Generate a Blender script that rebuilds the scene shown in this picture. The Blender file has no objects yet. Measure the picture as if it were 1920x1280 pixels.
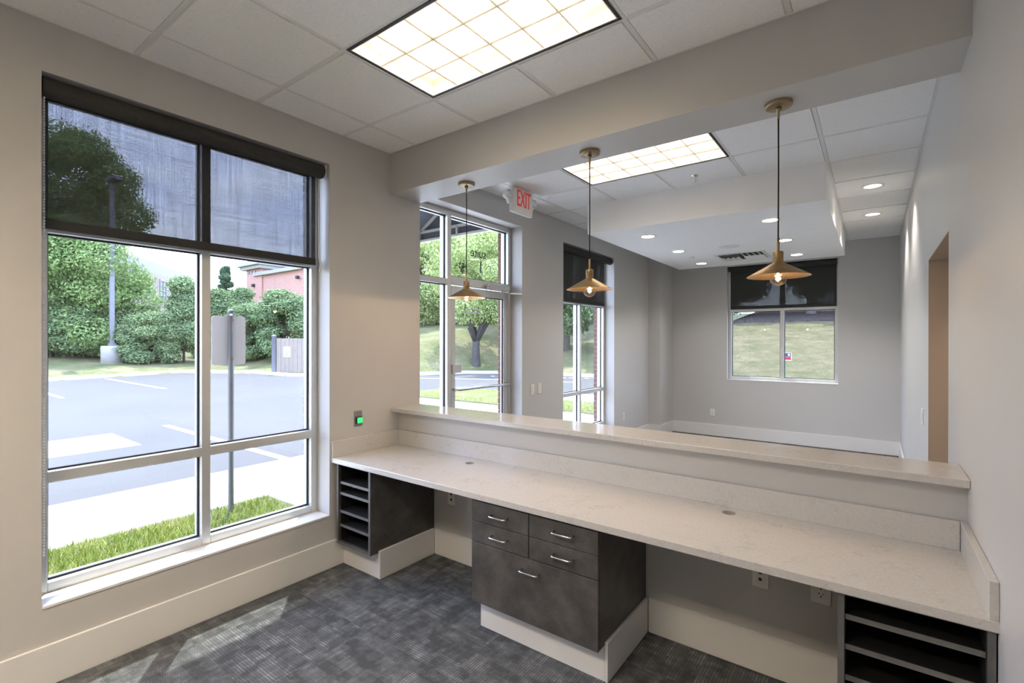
import bpy, bmesh, math, random
import numpy as np
from mathutils import Vector, Matrix
random.seed(7)
SC = bpy.context.scene
COL = SC.collection
R = math.radians

# ------------------------------------------------------------------ camera, sky, sun, exposure
cam_d = bpy.data.cameras.new('camera'); cam = bpy.data.objects.new('camera', cam_d); COL.objects.link(cam)
yaw, pit, rol = R(36.57), R(-.07), R(.06)
fw = Vector((-math.sin(yaw)*math.cos(pit), math.cos(yaw)*math.cos(pit), math.sin(pit)))
rt0 = Vector((math.cos(yaw), math.sin(yaw), 0)); up0 = rt0.cross(fw)
rt = rt0*math.cos(rol)+up0*math.sin(rol); up = up0*math.cos(rol)-rt0*math.sin(rol)
cam.matrix_world = Matrix(((rt.x, up.x, -fw.x, 3.039), (rt.y, up.y, -fw.y, 0), (rt.z, up.z, -fw.z, 1.579), (0, 0, 0, 1)))
cam_d.sensor_width = 36; cam_d.lens = 913.5/1920*36; cam_d.clip_start = .02; cam_d.clip_end = 500
SC.camera = cam
SC.view_settings.view_transform = 'Standard'; SC.view_settings.look = 'None'
SC.view_settings.gamma = 1; SC.view_settings.use_curve_mapping = False
SC.view_settings.exposure = 2.15
SC.cycles.max_bounces = 10; SC.cycles.diffuse_bounces = 8; SC.cycles.transparent_max_bounces = 24
SC.cycles.sample_clamp_indirect = 6; SC.cycles.caustics_reflective = False; SC.cycles.caustics_refractive = False
SC.cycles.use_denoising = True

W = bpy.data.worlds.new('sky'); SC.world = W; W.use_nodes = True
SKY_STRENGTH = 1.32
def build_sky():
    nt = W.node_tree; n = nt.nodes; l = nt.links; bg = n['Background']
    tc = n.new('ShaderNodeTexCoord'); sep = n.new('ShaderNodeSeparateXYZ'); l.new(tc.outputs['Generated'], sep.inputs[0])
    ramp = n.new('ShaderNodeValToRGB'); l.new(sep.outputs['Z'], ramp.inputs[0])
    e = ramp.color_ramp.elements
    e[0].position = 0; e[0].color = (2.0, 2.15, 2.4, 1)
    e[1].position = .8; e[1].color = (.62, .80, 1.4, 1)
    m = e.new(.24); m.color = (.88, 1.05, 1.8, 1)
    mp = n.new('ShaderNodeMapping'); mp.inputs['Scale'].default_value = (1.6, 1.6, 4.5); l.new(tc.outputs['Generated'], mp.inputs[0])
    ns = n.new('ShaderNodeTexNoise'); ns.inputs['Scale'].default_value = 2.2; ns.inputs['Detail'].default_value = 6
    l.new(mp.outputs[0], ns.inputs['Vector'])
    cr = n.new('ShaderNodeValToRGB'); l.new(ns.outputs[0], cr.inputs[0])
    cr.color_ramp.elements[0].position = .42; cr.color_ramp.elements[0].color = (0, 0, 0, 1)
    cr.color_ramp.elements[1].position = .62; cr.color_ramp.elements[1].color = (.62, .62, .62, 1)
    mx = n.new('ShaderNodeMixRGB'); l.new(cr.outputs[0], mx.inputs[0]); l.new(ramp.outputs[0], mx.inputs[1]); mx.inputs[2].default_value = (1.45, 1.58, 2.0, 1)
    l.new(mx.outputs[0], bg.inputs[0]); bg.inputs[1].default_value = SKY_STRENGTH
build_sky()

sun_d = bpy.data.lights.new('sun', 'SUN'); sun = bpy.data.objects.new('sun', sun_d); COL.objects.link(sun)
SUN_DIR = Vector((-.78*math.cos(R(69)), .62*math.cos(R(69)), math.sin(R(69))))
sun.rotation_euler = SUN_DIR.to_track_quat('Z', 'Y').to_euler(); sun.location = (-20, 15, 40)
sun_d.energy = 2.5; sun_d.angle = R(.55); sun_d.color = (1, .96, .9)
TROFFER_L = .17
TROFFER_W = 2.8
REAR_FILL_W = 27.0
LAMP_C = (1, .87, .70)
DOWN_W = 9.0

# ------------------------------------------------------------------ materials
def mat(name):
    m = bpy.data.materials.new(name); m.use_nodes = True
    return m, m.node_tree.nodes, m.node_tree.links, m.node_tree.nodes['Principled BSDF']
def coords(n, l, kind='Object', scale=(1, 1, 1)):
    tc = n.new('ShaderNodeTexCoord'); mp = n.new('ShaderNodeMapping'); mp.inputs['Scale'].default_value = scale
    l.new(tc.outputs[kind], mp.inputs[0]); return mp.outputs[0]
def noise(n, l, vec, scale, detail=3, rough=.5):
    t = n.new('ShaderNodeTexNoise'); t.inputs['Scale'].default_value = scale; t.inputs['Detail'].default_value = detail
    t.inputs['Roughness'].default_value = rough; l.new(vec, t.inputs['Vector']); return t.outputs[0]
def ramp(n, l, fac, stops):
    r = n.new('ShaderNodeValToRGB'); e = r.color_ramp.elements
    e[0].position, e[0].color = stops[0][0], (*stops[0][1], 1)
    e[1].position, e[1].color = stops[-1][0], (*stops[-1][1], 1)
    for p, c in stops[1:-1]:
        k = e.new(p); k.color = (*c, 1)
    l.new(fac, r.inputs[0]); return r.outputs[0]
def math_(n, l, op, a, b=None, clamp=False):
    t = n.new('ShaderNodeMath'); t.operation = op; t.use_clamp = clamp
    for i, v in enumerate((a, b)):
        if v is None: continue
        if isinstance(v, (int, float)): t.inputs[i].default_value = v
        else: l.new(v, t.inputs[i])
    return t.outputs[0]
def bump(n, l, h, p, strength, dist=.002):
    b = n.new('ShaderNodeBump'); b.inputs['Strength'].default_value = strength; b.inputs['Distance'].default_value = dist
    l.new(h, b.inputs['Height']); l.new(b.outputs[0], p.inputs['Normal'])
def plain(name, c, rough=.5, metal=0, var=.06, scale=6, bmp=0, emit=None, es=0, kind='Object', spec=.5):
    m, n, l, p = mat(name)
    v = coords(n, l, kind); f = noise(n, l, v, scale, 4)
    l.new(ramp(n, l, f, [(.3, [x*(1-var) for x in c]), (.7, [min(1, x*(1+var)) for x in c])]), p.inputs['Base Color'])
    p.inputs['Roughness'].default_value = rough; p.inputs['Metallic'].default_value = metal
    p.inputs['Specular IOR Level'].default_value = spec
    if bmp: bump(n, l, noise(n, l, v, scale*40, 2), p, bmp, .0006)
    if emit: p.inputs['Emission Color'].default_value = (*emit, 1); p.inputs['Emission Strength'].default_value = es
    return m
M = {}
M['paint'] = plain('wall_paint', (.53, .52, .505), .42, var=.012, scale=1.5, bmp=.12, kind='Object', spec=.35)
M['hallpaint'] = plain('warm_lit_hall_paint', (.47, .375, .285), .45, var=.012, scale=1.5, bmp=.12)  # tan of the warm hall lamplight is put into this wall colour
M['softwhite'] = plain('white_ceiling_paint', (.88, .875, .865), .6, var=.01)
M['trim'] = plain('white_trim_paint', (.70, .69, .675), .35, var=.012, spec=.4)
M['tee'] = plain('grid_metal', (.72, .72, .70), .45, var=.01)
M['alu'] = plain('anodised_aluminium', (.66, .67, .66), .38, .55, var=.03, scale=10)
M['gasket'] = plain('black_gasket', (.018, .02, .022), .55, var=.1)
M['blackmetal'] = plain('black_fixture_trim', (.02, .018, .016), .5, var=.1)
M['chrome'] = plain('satin_nickel', (.75, .75, .74), .22, 1, var=.03)
M['grommet'] = plain('grey_grommet', (.30, .28, .26), .5, var=.03)
M['plastic'] = plain('white_plastic', (.74, .73, .70), .4, var=.01)
M['dark'] = plain('dark_hole', (.012, .012, .012), .7, var=.1)
M['brass'] = plain('aged_brass', (.36, .245, .115), .38, .85, var=.12, scale=20, bmp=.1)
M['brassdark'] = plain('canopy_bronze', (.36, .28, .17), .38, .8, var=.08, scale=20)
M['cord'] = plain('black_cord', (.012, .012, .011), .6, var=.1)
M['steel'] = plain('brushed_steel_plate', (.36, .34, .33), .4, .8, var=.06)
M['green'] = plain('lit_green_button', (.05, .45, .16), .4, emit=(.03, .5, .14), es=.35, var=.05)
M['red'] = plain('lit_red_letters', (.62, .025, .03), .4, emit=(1, .05, .035), es=.045, var=.02)
M['lens'] = plain('lit_lens', (.9, .85, .75), .5, emit=(1, .86, .68), es=6.0, var=.01)
M['tube'] = plain('lit_diffuser', (.9, .85, .75), .5, emit=(1, .89, .74), es=TROFFER_L, var=.01)
M['louver'] = plain('cream_louver', (.88, .84, .77), .3, var=.02)
M['filament'] = plain('lit_filament', (1, .7, .4), .5, emit=(1, .48, .16), es=4.5, var=.01)
M['post'] = plain('galvanised_post', (.16, .165, .19), .5, .2, var=.08)
M['signback'] = plain('sign_back_aluminium', (.72, .71, .70), .5, 0, var=.03)
M['concrete'] = plain('pale_concrete', (.74, .72, .69), .85, var=.08, scale=3, bmp=.3)
M['kerb'] = plain('kerb_concrete', (.55, .53, .50), .85, var=.1, scale=3)
M['line'] = plain('road_paint_white', (.80, .80, .78), .7, var=.06, scale=5)
M['awning'] = plain('navy_awning_fabric', (.055, .065, .085), .8, var=.08)
M['awntube'] = plain('awning_tube', (.55, .52, .48), .4, .2, var=.04)
M['bark'] = plain('tree_bark', (.055, .048, .045), .9, var=.3, scale=8, bmp=.5)
M['cream'] = plain('cream_cornice', (.24, .235, .21), .7, var=.04)
M['roofgrey'] = plain('slate_roof', (.22, .25, .30), .7, var=.08)
M['siding'] = plain('pale_siding', (.62, .62, .62), .7, var=.05)
M['tan'] = plain('tan_fence_board', (.24, .20, .165), .8, var=.08, scale=4)
M['mulch'] = plain('brown_mulch', (.05, .042, .038), 1, var=.35, scale=6, bmp=.6, spec=0)
M['paper'] = plain('white_paper', (.8, .8, .78), .7, var=.01)
M['signblue'] = plain('navy_sign_print', (.02, .02, .07), .5, var=.03)
M['signred'] = plain('red_sign_print', (.28, .012, .03), .5, var=.03)
M['stake'] = plain('green_stake', (.10, .22, .08), .6, var=.1)
M['vinyl'] = plain('dark_vinyl_lettering', (.03, .03, .03), .6, var=.05)
M['whitevinyl'] = plain('white_vinyl_lettering', (.85, .85, .85), .6, var=.02)
M['mortar'] = plain('mortar', (.42, .39, .36), .9, var=.08)

def ceiling_tile():
    m, n, l, p = mat('ceiling_tile_mineral'); v = coords(n, l, 'Object')
    f = noise(n, l, v, 120, 5, .75); g = noise(n, l, v, 420, 2)
    c = ramp(n, l, f, [(.30, (.60, .595, .58)), (.40, (.86, .855, .84)), (.62, (.91, .905, .89))])
    l.new(c, p.inputs['Base Color']); p.inputs['Roughness'].default_value = .95; p.inputs['Specular IOR Level'].default_value = .15
    bump(n, l, math_(n, l, 'ADD', f, g), p, .6, .003); return m
M['tile'] = ceiling_tile()
def quartz():
    m, n, l, p = mat('speckled_quartz'); v = coords(n, l, 'Object')
    w = noise(n, l, v, 5, 4)
    mixv = n.new('ShaderNodeMixRGB'); mixv.inputs[0].default_value = .25; l.new(v, mixv.inputs[1])
    t = n.new('ShaderNodeTexNoise'); t.inputs['Scale'].default_value = 3; l.new(v, t.inputs['Vector']); l.new(t.outputs[1], mixv.inputs[2])
    a = noise(n, l, mixv.outputs[0], 26, 6, .65)
    d = math_(n, l, 'ABSOLUTE', math_(n, l, 'SUBTRACT', a, .5))
    vein = ramp(n, l, d, [(0, (1, 1, 1)), (.03, (0, 0, 0))])
    gate = ramp(n, l, noise(n, l, v, 9, 2), [(.53, (0, 0, 0)), (.63, (1, 1, 1))])
    f = math_(n, l, 'MULTIPLY', math_(n, l, 'MULTIPLY', vein, gate), .42)
    mx = n.new('ShaderNodeMixRGB'); l.new(f, mx.inputs[0]); mx.inputs[2].default_value = (.30, .275, .25, 1)
    l.new(ramp(n, l, noise(n, l, v, 90, 3), [(.3, (.515, .50, .48)), (.7, (.57, .557, .54))]), mx.inputs[1])
    l.new(mx.outputs[0], p.inputs['Base Color']); p.inputs['Roughness'].default_value = .12; return m
M['quartz'] = quartz()
def laminate():
    m, n, l, p = mat('charcoal_laminate'); v = coords(n, l, 'Object')
    f = noise(n, l, v, 7, 6, .6); g = noise(n, l, v, 160, 2)
    c = ramp(n, l, math_(n, l, 'ADD', f, math_(n, l, 'MULTIPLY', math_(n, l, 'SUBTRACT', g, .5), .25)), [(.35, (.050, .045, .041)), (.5, (.072, .066, .060)), (.68, (.11, .100, .089))])
    l.new(c, p.inputs['Base Color']); p.inputs['Roughness'].default_value = .42; return m
M['laminate'] = laminate()
M['edge'] = plain('grey_edge_band', (.13, .128, .125), .35, .1, var=.1, scale=30)
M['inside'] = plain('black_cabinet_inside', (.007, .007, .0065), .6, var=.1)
def carpet():
    m, n, l, p = mat('charcoal_carpet'); tc = n.new('ShaderNodeTexCoord'); sep = n.new('ShaderNodeSeparateXYZ')
    l.new(tc.outputs['Object'], sep.inputs[0]); x, y = sep.outputs[0], sep.outputs[1]
    oi = n.new('ShaderNodeObjectInfo')
    off = n.new('ShaderNodeCombineXYZ'); l.new(math_(n, l, 'MULTIPLY', oi.outputs['Random'], 37.), off.inputs[0]); l.new(math_(n, l, 'MULTIPLY', oi.outputs['Random'], 91.), off.inputs[1])
    va = n.new('ShaderNodeVectorMath'); va.operation = 'ADD'; l.new(tc.outputs['Object'], va.inputs[0]); l.new(off.outputs[0], va.inputs[1])
    # dashed loops: rows along x
    s1 = math_(n, l, 'SINE', math_(n, l, 'MULTIPLY', x, 2*math.pi/.014))
    s2 = math_(n, l, 'SINE', math_(n, l, 'MULTIPLY', math_(n, l, 'ADD', y, math_(n, l, 'MULTIPLY', x, .35)), 2*math.pi/.0068))
    dash = math_(n, l, 'MULTIPLY', math_(n, l, 'ADD', math_(n, l, 'MULTIPLY', s1, .5), .62, True), math_(n, l, 'ADD', math_(n, l, 'MULTIPLY', s2, 1.2), .3, True))
    mp = n.new('ShaderNodeMapping'); mp.inputs['Scale'].default_value = (5, 16, 1); l.new(va.outputs[0], mp.inputs[0])
    snap = n.new('ShaderNodeVectorMath'); snap.operation = 'FLOOR'; l.new(mp.outputs[0], snap.inputs[0])
    wn = n.new('ShaderNodeTexWhiteNoise'); l.new(snap.outputs[0], wn.inputs[0])
    sm = noise(n, l, va.outputs[0], 9, 4, .7)
    mp2 = n.new('ShaderNodeMapping'); mp2.inputs['Scale'].default_value = (12, 34, 1); l.new(va.outputs[0], mp2.inputs[0])
    sn2 = n.new('ShaderNodeVectorMath'); sn2.operation = 'FLOOR'; l.new(mp2.outputs[0], sn2.inputs[0])
    wn2 = n.new('ShaderNodeTexWhiteNoise'); l.new(sn2.outputs[0], wn2.inputs[0])
    mp3 = n.new('ShaderNodeMapping'); mp3.inputs['Scale'].default_value = (1/.014, 6, 1); l.new(va.outputs[0], mp3.inputs[0])
    sn3 = n.new('ShaderNodeVectorMath'); sn3.operation = 'FLOOR'; l.new(mp3.outputs[0], sn3.inputs[0])
    wn3 = n.new('ShaderNodeTexWhiteNoise'); l.new(sn3.outputs[0], wn3.inputs[0])
    blk = math_(n, l, 'ADD', math_(n, l, 'ADD', math_(n, l, 'MULTIPLY', wn.outputs[0], .42), math_(n, l, 'MULTIPLY', wn2.outputs[0], .30)), math_(n, l, 'MULTIPLY', math_(n, l, 'SUBTRACT', sm, .5), 2.4), True)
    dash = math_(n, l, 'MULTIPLY', dash, math_(n, l, 'ADD', math_(n, l, 'MULTIPLY', wn3.outputs[0], .75), .3))
    fine = noise(n, l, va.outputs[0], 300, 2)
    f = math_(n, l, 'ADD', math_(n, l, 'MULTIPLY', dash, math_(n, l, 'ADD', math_(n, l, 'MULTIPLY', blk, .85), .1)), math_(n, l, 'MULTIPLY', math_(n, l, 'SUBTRACT', fine, .45), .8), True)
    f2 = math_(n, l, 'ADD', math_(n, l, 'MULTIPLY', f, .85), math_(n, l, 'MULTIPLY', blk, .16), True)
    l.new(ramp(n, l, f2, [(0, (.05, .052, .054)), (.35, (.16, .167, .174)), (1, (.56, .58, .60))]), p.inputs['Base Color'])
    p.inputs['Roughness'].default_value = 1; p.inputs['Specular IOR Level'].default_value = .1
    bump(n, l, f, p, .5, .003); return m
M['carpet'] = carpet()
def glass(name, tint=(.93, .96, .95), refl=1.0):
    m, n, l, p = mat(name); n.remove(p); out = n['Material Output']
    tr = n.new('ShaderNodeBsdfTransparent'); gl = n.new('ShaderNodeBsdfGlossy'); gl.inputs['Roughness'].default_value = .0
    v = coords(n, l, 'Object'); l.new(ramp(n, l, noise(n, l, v, 1.5, 2), [(.3, [t*.985 for t in tint]), (.7, tint)]), tr.inputs[0])
    ge = n.new('ShaderNodeNewGeometry'); dt = n.new('ShaderNodeVectorMath'); dt.operation = 'DOT_PRODUCT'; l.new(ge.outputs['Normal'], dt.inputs[0]); l.new(ge.outputs['Incoming'], dt.inputs[1])
    sch = math_(n, l, 'POWER', math_(n, l, 'SUBTRACT', 1.0, math_(n, l, 'ABSOLUTE', dt.outputs['Value'])), 5.0)
    mx = n.new('ShaderNodeMixShader'); l.new(math_(n, l, 'MULTIPLY', math_(n, l, 'ADD', math_(n, l, 'MULTIPLY', sch, .93), .035), refl, True), mx.inputs[0]); l.new(tr.outputs[0], mx.inputs[1]); l.new(gl.outputs[0], mx.inputs[2])
    l.new(mx.outputs[0], out.inputs[0]); return m
M['glass'] = glass('window_glass'); M['bulbglass'] = glass('clear_bulb_glass', (.97, .97, .96), 1.6)
def screen(name, op, streak=.35, dif=(.035, .034, .033)):
    m, n, l, p = mat(name); out = n['Material Output']; p.inputs['Base Color'].default_value = (*dif, 1); p.inputs['Roughness'].default_value = .8
    tr = n.new('ShaderNodeBsdfTransparent'); mx = n.new('ShaderNodeMixShader')
    a = noise(n, l, coords(n, l, 'Object', (60, 260, 3.5)), 1, 3); b = noise(n, l, coords(n, l, 'Object', (60, 4, 220)), 1, 3)
    f = math_(n, l, 'MULTIPLY', math_(n, l, 'ADD', math_(n, l, 'MULTIPLY', math_(n, l, 'ADD', math_(n, l, 'MULTIPLY', a, 1.3), b), streak*2), 1-streak*2.3), op, True)
    l.new(f, mx.inputs[0]); l.new(p.outputs[0], mx.inputs[1]); l.new(tr.outputs[0], mx.inputs[2]); l.new(mx.outputs[0], out.inputs[0]); return m
M['screen'] = screen('charcoal_screen_fabric', .24)
M['screen_far'] = screen('charcoal_dense_screen_fabric', .11)
M['roll'] = plain('charcoal_rolled_fabric', (.035, .034, .032), .8, var=.15, scale=60)
def brickmat(name, c1, c2, mortar=(.5, .46, .42), s=1.0):
    m, n, l, p = mat(name); v = coords(n, l, 'Object')
    sx = n.new('ShaderNodeSeparateXYZ'); l.new(v, sx.inputs[0]); cb = n.new('ShaderNodeCombineXYZ')
    l.new(math_(n, l, 'ADD', sx.outputs[0], sx.outputs[1]), cb.inputs[0]); l.new(sx.outputs[2], cb.inputs[1])
    b = n.new('ShaderNodeTexBrick'); l.new(cb.outputs[0], b.inputs['Vector'])
    b.inputs['Color1'].default_value = (*c1, 1); b.inputs['Color2'].default_value = (*c2, 1); b.inputs['Mortar'].default_value = (*mortar, 1)
    b.inputs['Scale'].default_value = s; b.inputs['Brick Width'].default_value = .21; b.inputs['Row Height'].default_value = .068; b.inputs['Mortar Size'].default_value = .008
    l.new(b.outputs[0], p.inputs['Base Color']); p.inputs['Roughness'].default_value = .9; return m
M['brickwall'] = brickmat('brown_brickwork', (.16, .085, .065), (.22, .12, .09), (.22, .20, .18))
M['brickfar'] = brickmat('red_brickwork', (.30, .105, .07), (.35, .135, .09))
M['brickgrey'] = brickmat('dusky_brickwork', (.17, .12, .11), (.21, .15, .14))
M['brick'] = plain('fired_brick', (.17, .09, .07), .9, var=.25, scale=9, bmp=.4)
def asphalt():
    m, n, l, p = mat('asphalt'); v = coords(n, l, 'Object')
    f = noise(n, l, v, .35, 5, .6); g = noise(n, l, v, 60, 3)
    l.new(ramp(n, l, math_(n, l, 'ADD', math_(n, l, 'MULTIPLY', f, .75), math_(n, l, 'MULTIPLY', g, .25)), [(.3, (.064, .060, .056)), (.7, (.083, .078, .073))]), p.inputs['Base Color'])
    p.inputs['Roughness'].default_value = .9; bump(n, l, g, p, .4, .01); return m
M['asphalt'] = asphalt()
def grassmat(name, a, b, c, scale=.6, blade=False):
    m, n, l, p = mat(name); v = coords(n, l, 'Object')
    f = noise(n, l, v, scale, 6, .7); g = noise(n, l, v, 14, 3, .7)
    t = math_(n, l, 'ADD', math_(n, l, 'MULTIPLY', f, .6), math_(n, l, 'MULTIPLY', g, .4))
    l.new(ramp(n, l, t, [(.36, a), (.5, b), (.62, c)]), p.inputs['Base Color'])
    p.inputs['Roughness'].default_value = .9; p.inputs['Specular IOR Level'].default_value = .15
    if not blade: bump(n, l, noise(n, l, v, 22, 4, .8), p, .8, .05)
    return m
M['lawn'] = grassmat('lawn_grass', (.085, .11, .04), (.155, .16, .075), (.25, .21, .135))
M['drylawn'] = grassmat('dry_hill_grass', (.056, .062, .024), (.098, .088, .044), (.15, .122, .078), 1.6)
M['blade'] = grassmat('grass_blade', (.22, .30, .07), (.36, .42, .11), (.56, .53, .26), 2, True)
def leafmat(name, a, b, c):
    m, n, l, p = mat(name); out = n['Material Output']; n.remove(p)
    ge = n.new('ShaderNodeNewGeometry'); col = ramp(n, l, ge.outputs['Random Per Island'], [(0, a), (.5, b), (1, c)])
    d = n.new('ShaderNodeBsdfDiffuse'); t = n.new('ShaderNodeBsdfTranslucent'); mx = n.new('ShaderNodeMixShader'); mx.inputs[0].default_value = .35
    l.new(col, d.inputs[0]); l.new(col, t.inputs[0]); l.new(d.outputs[0], mx.inputs[1]); l.new(t.outputs[0], mx.inputs[2]); l.new(mx.outputs[0], out.inputs[0]); return m
M['leaf_mid'] = leafmat('maple_leaves', (.14, .22, .09), (.22, .32, .12), (.34, .42, .17))
M['leaf_dark'] = leafmat('magnolia_leaves', (.10, .17, .09), (.18, .26, .13), (.34, .40, .20))
M['leaf_light'] = leafmat('spring_leaves', (.24, .33, .13), (.38, .46, .19), (.54, .58, .28))
M['leaf_blue'] = leafmat('conifer_needles', (.06, .10, .07), (.09, .15, .09), (.15, .21, .12))

# ------------------------------------------------------------------ mesh helpers
ORG = {}
class MB:
    def __init__(s): s.v = []; s.f = []; s.sm = []
    def add(s, vs, fs, smooth=False):
        o = len(s.v); s.v += [tuple(p) for p in vs]; s.f += [tuple(i+o for i in f) for f in fs]; s.sm += [smooth]*len(fs); return s
    def box(s, x0, x1, y0, y1, z0, z1, b=0):
        if x0 > x1: x0, x1 = x1, x0
        if y0 > y1: y0, y1 = y1, y0
        if z0 > z1: z0, z1 = z1, z0
        if b <= 0:
            vs = [(x, y, z) for z in (z0, z1) for y in (y0, y1) for x in (x0, x1)]
            return s.add(vs, [(0, 2, 3, 1), (4, 5, 7, 6), (0, 1, 5, 4), (2, 6, 7, 3), (0, 4, 6, 2), (1, 3, 7, 5)])
        bm = bmesh.new(); bmesh.ops.create_cube(bm, size=1)
        for q in bm.verts: q.co = Vector(((x0+x1)/2+q.co.x*(x1-x0), (y0+y1)/2+q.co.y*(y1-y0), (z0+z1)/2+q.co.z*(z1-z0)))
        bmesh.ops.bevel(bm, geom=list(bm.edges), offset=b, segments=1, affect='EDGES', clamp_overlap=True)
        bm.verts.index_update(); s.add([q.co[:] for q in bm.verts], [[q.index for q in f.verts] for f in bm.faces]); bm.free(); return s
    def lathe(s, c, prof, seg=32, axis='Z', smooth=True, cap=False):
        vs = []; fs = []; m = len(prof)
        for r, h in prof:
            for k in range(seg):
                a = 2*math.pi*k/seg; p = (r*math.cos(a), r*math.sin(a), h)
                if axis == 'X': p = (h, p[0], p[1])
                elif axis == 'Y': p = (p[1], h, p[0])
                vs.append((c[0]+p[0], c[1]+p[1], c[2]+p[2]))
        for i in range(m-1):
            for k in range(seg): fs.append((i*seg+k, i*seg+(k+1) % seg, (i+1)*seg+(k+1) % seg, (i+1)*seg+k))
        if cap: fs.append(tuple(range(seg))[::-1]); fs.append(tuple((m-1)*seg+k for k in range(seg)))
        return s.add(vs, fs, smooth)
    def tube(s, pts, r, seg=10, cap=True):
        pts = [Vector(p) for p in pts]; rs = r if isinstance(r, (list, tuple)) else [r]*len(pts); vs = []; fs = []
        for i, p in enumerate(pts):
            d = (pts[min(i+1, len(pts)-1)]-pts[max(i-1, 0)]).normalized()
            a = d.orthogonal() if i == 0 else (a-d*a.dot(d)); a.normalize(); b = d.cross(a)
            for k in range(seg): t = 2*math.pi*k/seg; vs.append(p+(a*math.cos(t)+b*math.sin(t))*rs[i])
        for i in range(len(pts)-1):
            for k in range(seg): fs.append((i*seg+k, i*seg+(k+1) % seg, (i+1)*seg+(k+1) % seg, (i+1)*seg+k))
        if cap: fs.append(tuple(range(seg))[::-1]); fs.append(tuple((len(pts)-1)*seg+k for k in range(seg)))
        return s.add(vs, fs, True)
    def sphere(s, c, r, seg=24, rings=14):
        prof = [(max(r*math.sin(math.pi*i/rings), 1e-5), -r*math.cos(math.pi*i/rings)) for i in range(rings+1)]
        return s.lathe(c, prof, seg)
    def bar(s, a, b, w, h):
        a, b = Vector(a), Vector(b); d = (b-a).normalized(); u = d.cross(Vector((0, 0, 1)))
        if u.length < 1e-4: u = Vector((1, 0, 0))
        u.normalize(); v = u.cross(d)
        vs = [p+u*sx*w/2+v*sz*h/2 for p in (a, b) for sz in (-1, 1) for sx in (-1, 1)]
        return s.add(vs, [(0, 1, 3, 2), (4, 6, 7, 5), (0, 4, 5, 1), (2, 3, 7, 6), (0, 2, 6, 4), (1, 5, 7, 3)])
    def mesh(s, name, org=(0, 0, 0)):
        me = bpy.data.meshes.new(name); me.from_pydata([(x-org[0], y-org[1], z-org[2]) for x, y, z in s.v], [], s.f)
        me.polygons.foreach_set('use_smooth', s.sm); me.update()
        bm = bmesh.new(); bm.from_mesh(me); bmesh.ops.recalc_face_normals(bm, faces=bm.faces); bm.to_mesh(me); bm.free(); return me
def tag(o, label=None, cat=None, group=None, kind=None):
    if label: o['label'] = label
    if cat: o['category'] = cat
    if group: o['group'] = group
    if kind: o['kind'] = kind
    return o
def thing(name, loc, label, cat, group=None, kind=None):
    o = bpy.data.objects.new(name, None); COL.objects.link(o); o.location = loc; o.empty_display_size = .1; ORG[o.name] = Vector(loc)
    return tag(o, label, cat, group, kind)
def root_org(p):
    while p.parent: p = p.parent
    return ORG.get(p.name, Vector((0, 0, 0)))
def part(name, mb, m, parent=None, label=None, kind=None, cat=None, group=None):
    org = root_org(parent) if parent else Vector((0, 0, 0))
    me = mb if isinstance(mb, bpy.types.Mesh) else mb.mesh(name, org)
    if len(me.materials) == 0: me.materials.append(M[m])
    o = bpy.data.objects.new(name, me); COL.objects.link(o)
    if parent: o.parent = parent
    else: ORG[o.name] = Vector((0, 0, 0))
    return tag(o, label, cat, group, kind)
def piece(name, me, parent, loc, rz=0):
    o = bpy.data.objects.new(name, me); COL.objects.link(o); o.parent = parent; o.location = Vector(loc)-root_org(parent); o.rotation_euler = (0, 0, rz); return o
def copy_tree(o, parent=None):
    c = o.copy(); COL.objects.link(c)
    if parent: c.parent = parent
    for ch in o.children: copy_tree(ch, c)
    return c
def B(*a, **k): return MB().box(*a, **k)
def wall_mb(axis, d0, d1, u0, u1, z0, z1, holes):
    """slab across `axis` between d0 and d1 with rectangular holes (u0,u1,z0,z1)"""
    us = sorted({u0, u1, *[h[0] for h in holes], *[h[1] for h in holes]}); zs = sorted({z0, z1, *[h[2] for h in holes], *[h[3] for h in holes]})
    us = [u for u in us if u0 <= u <= u1]; zs = [z for z in zs if z0 <= z <= z1]
    solid = {}
    for i in range(len(us)-1):
        for j in range(len(zs)-1):
            cu, cz = (us[i]+us[i+1])/2, (zs[j]+zs[j+1])/2
            solid[i, j] = not any(h[0] < cu < h[1] and h[2] < cz < h[3] for h in holes)
    mb = MB(); P = lambda d, u, z: (d, u, z) if axis == 'X' else (u, d, z)
    for (i, j), s in solid.items():
        if not s: continue
        a, b, c, e = us[i], us[i+1], zs[j], zs[j+1]
        for d in (d0, d1): mb.add([P(d, a, c), P(d, b, c), P(d, b, e), P(d, a, e)], [(0, 1, 2, 3)])
        for di, dj, q in ((-1, 0, [(a, c), (a, e)]), (1, 0, [(b, c), (b, e)]), (0, -1, [(a, c), (b, c)]), (0, 1, [(a, e), (b, e)])):
            if not solid.get((i+di, j+dj), False):
                mb.add([P(d0, *q[0]), P(d1, *q[0]), P(d1, *q[1]), P(d0, *q[1])], [(0, 1, 2, 3)])
    bm = bmesh.new(); vs = [bm.verts.new(p) for p in mb.v]
    for f in mb.f: bm.faces.new([vs[i] for i in f])
    bmesh.ops.remove_doubles(bm, verts=bm.verts, dist=1e-5); bmesh.ops.recalc_face_normals(bm, faces=bm.faces)
    bm.verts.index_update(); r = MB(); r.add([v.co[:] for v in bm.verts], [[v.index for v in f.verts] for f in bm.faces]); bm.free(); return r

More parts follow.
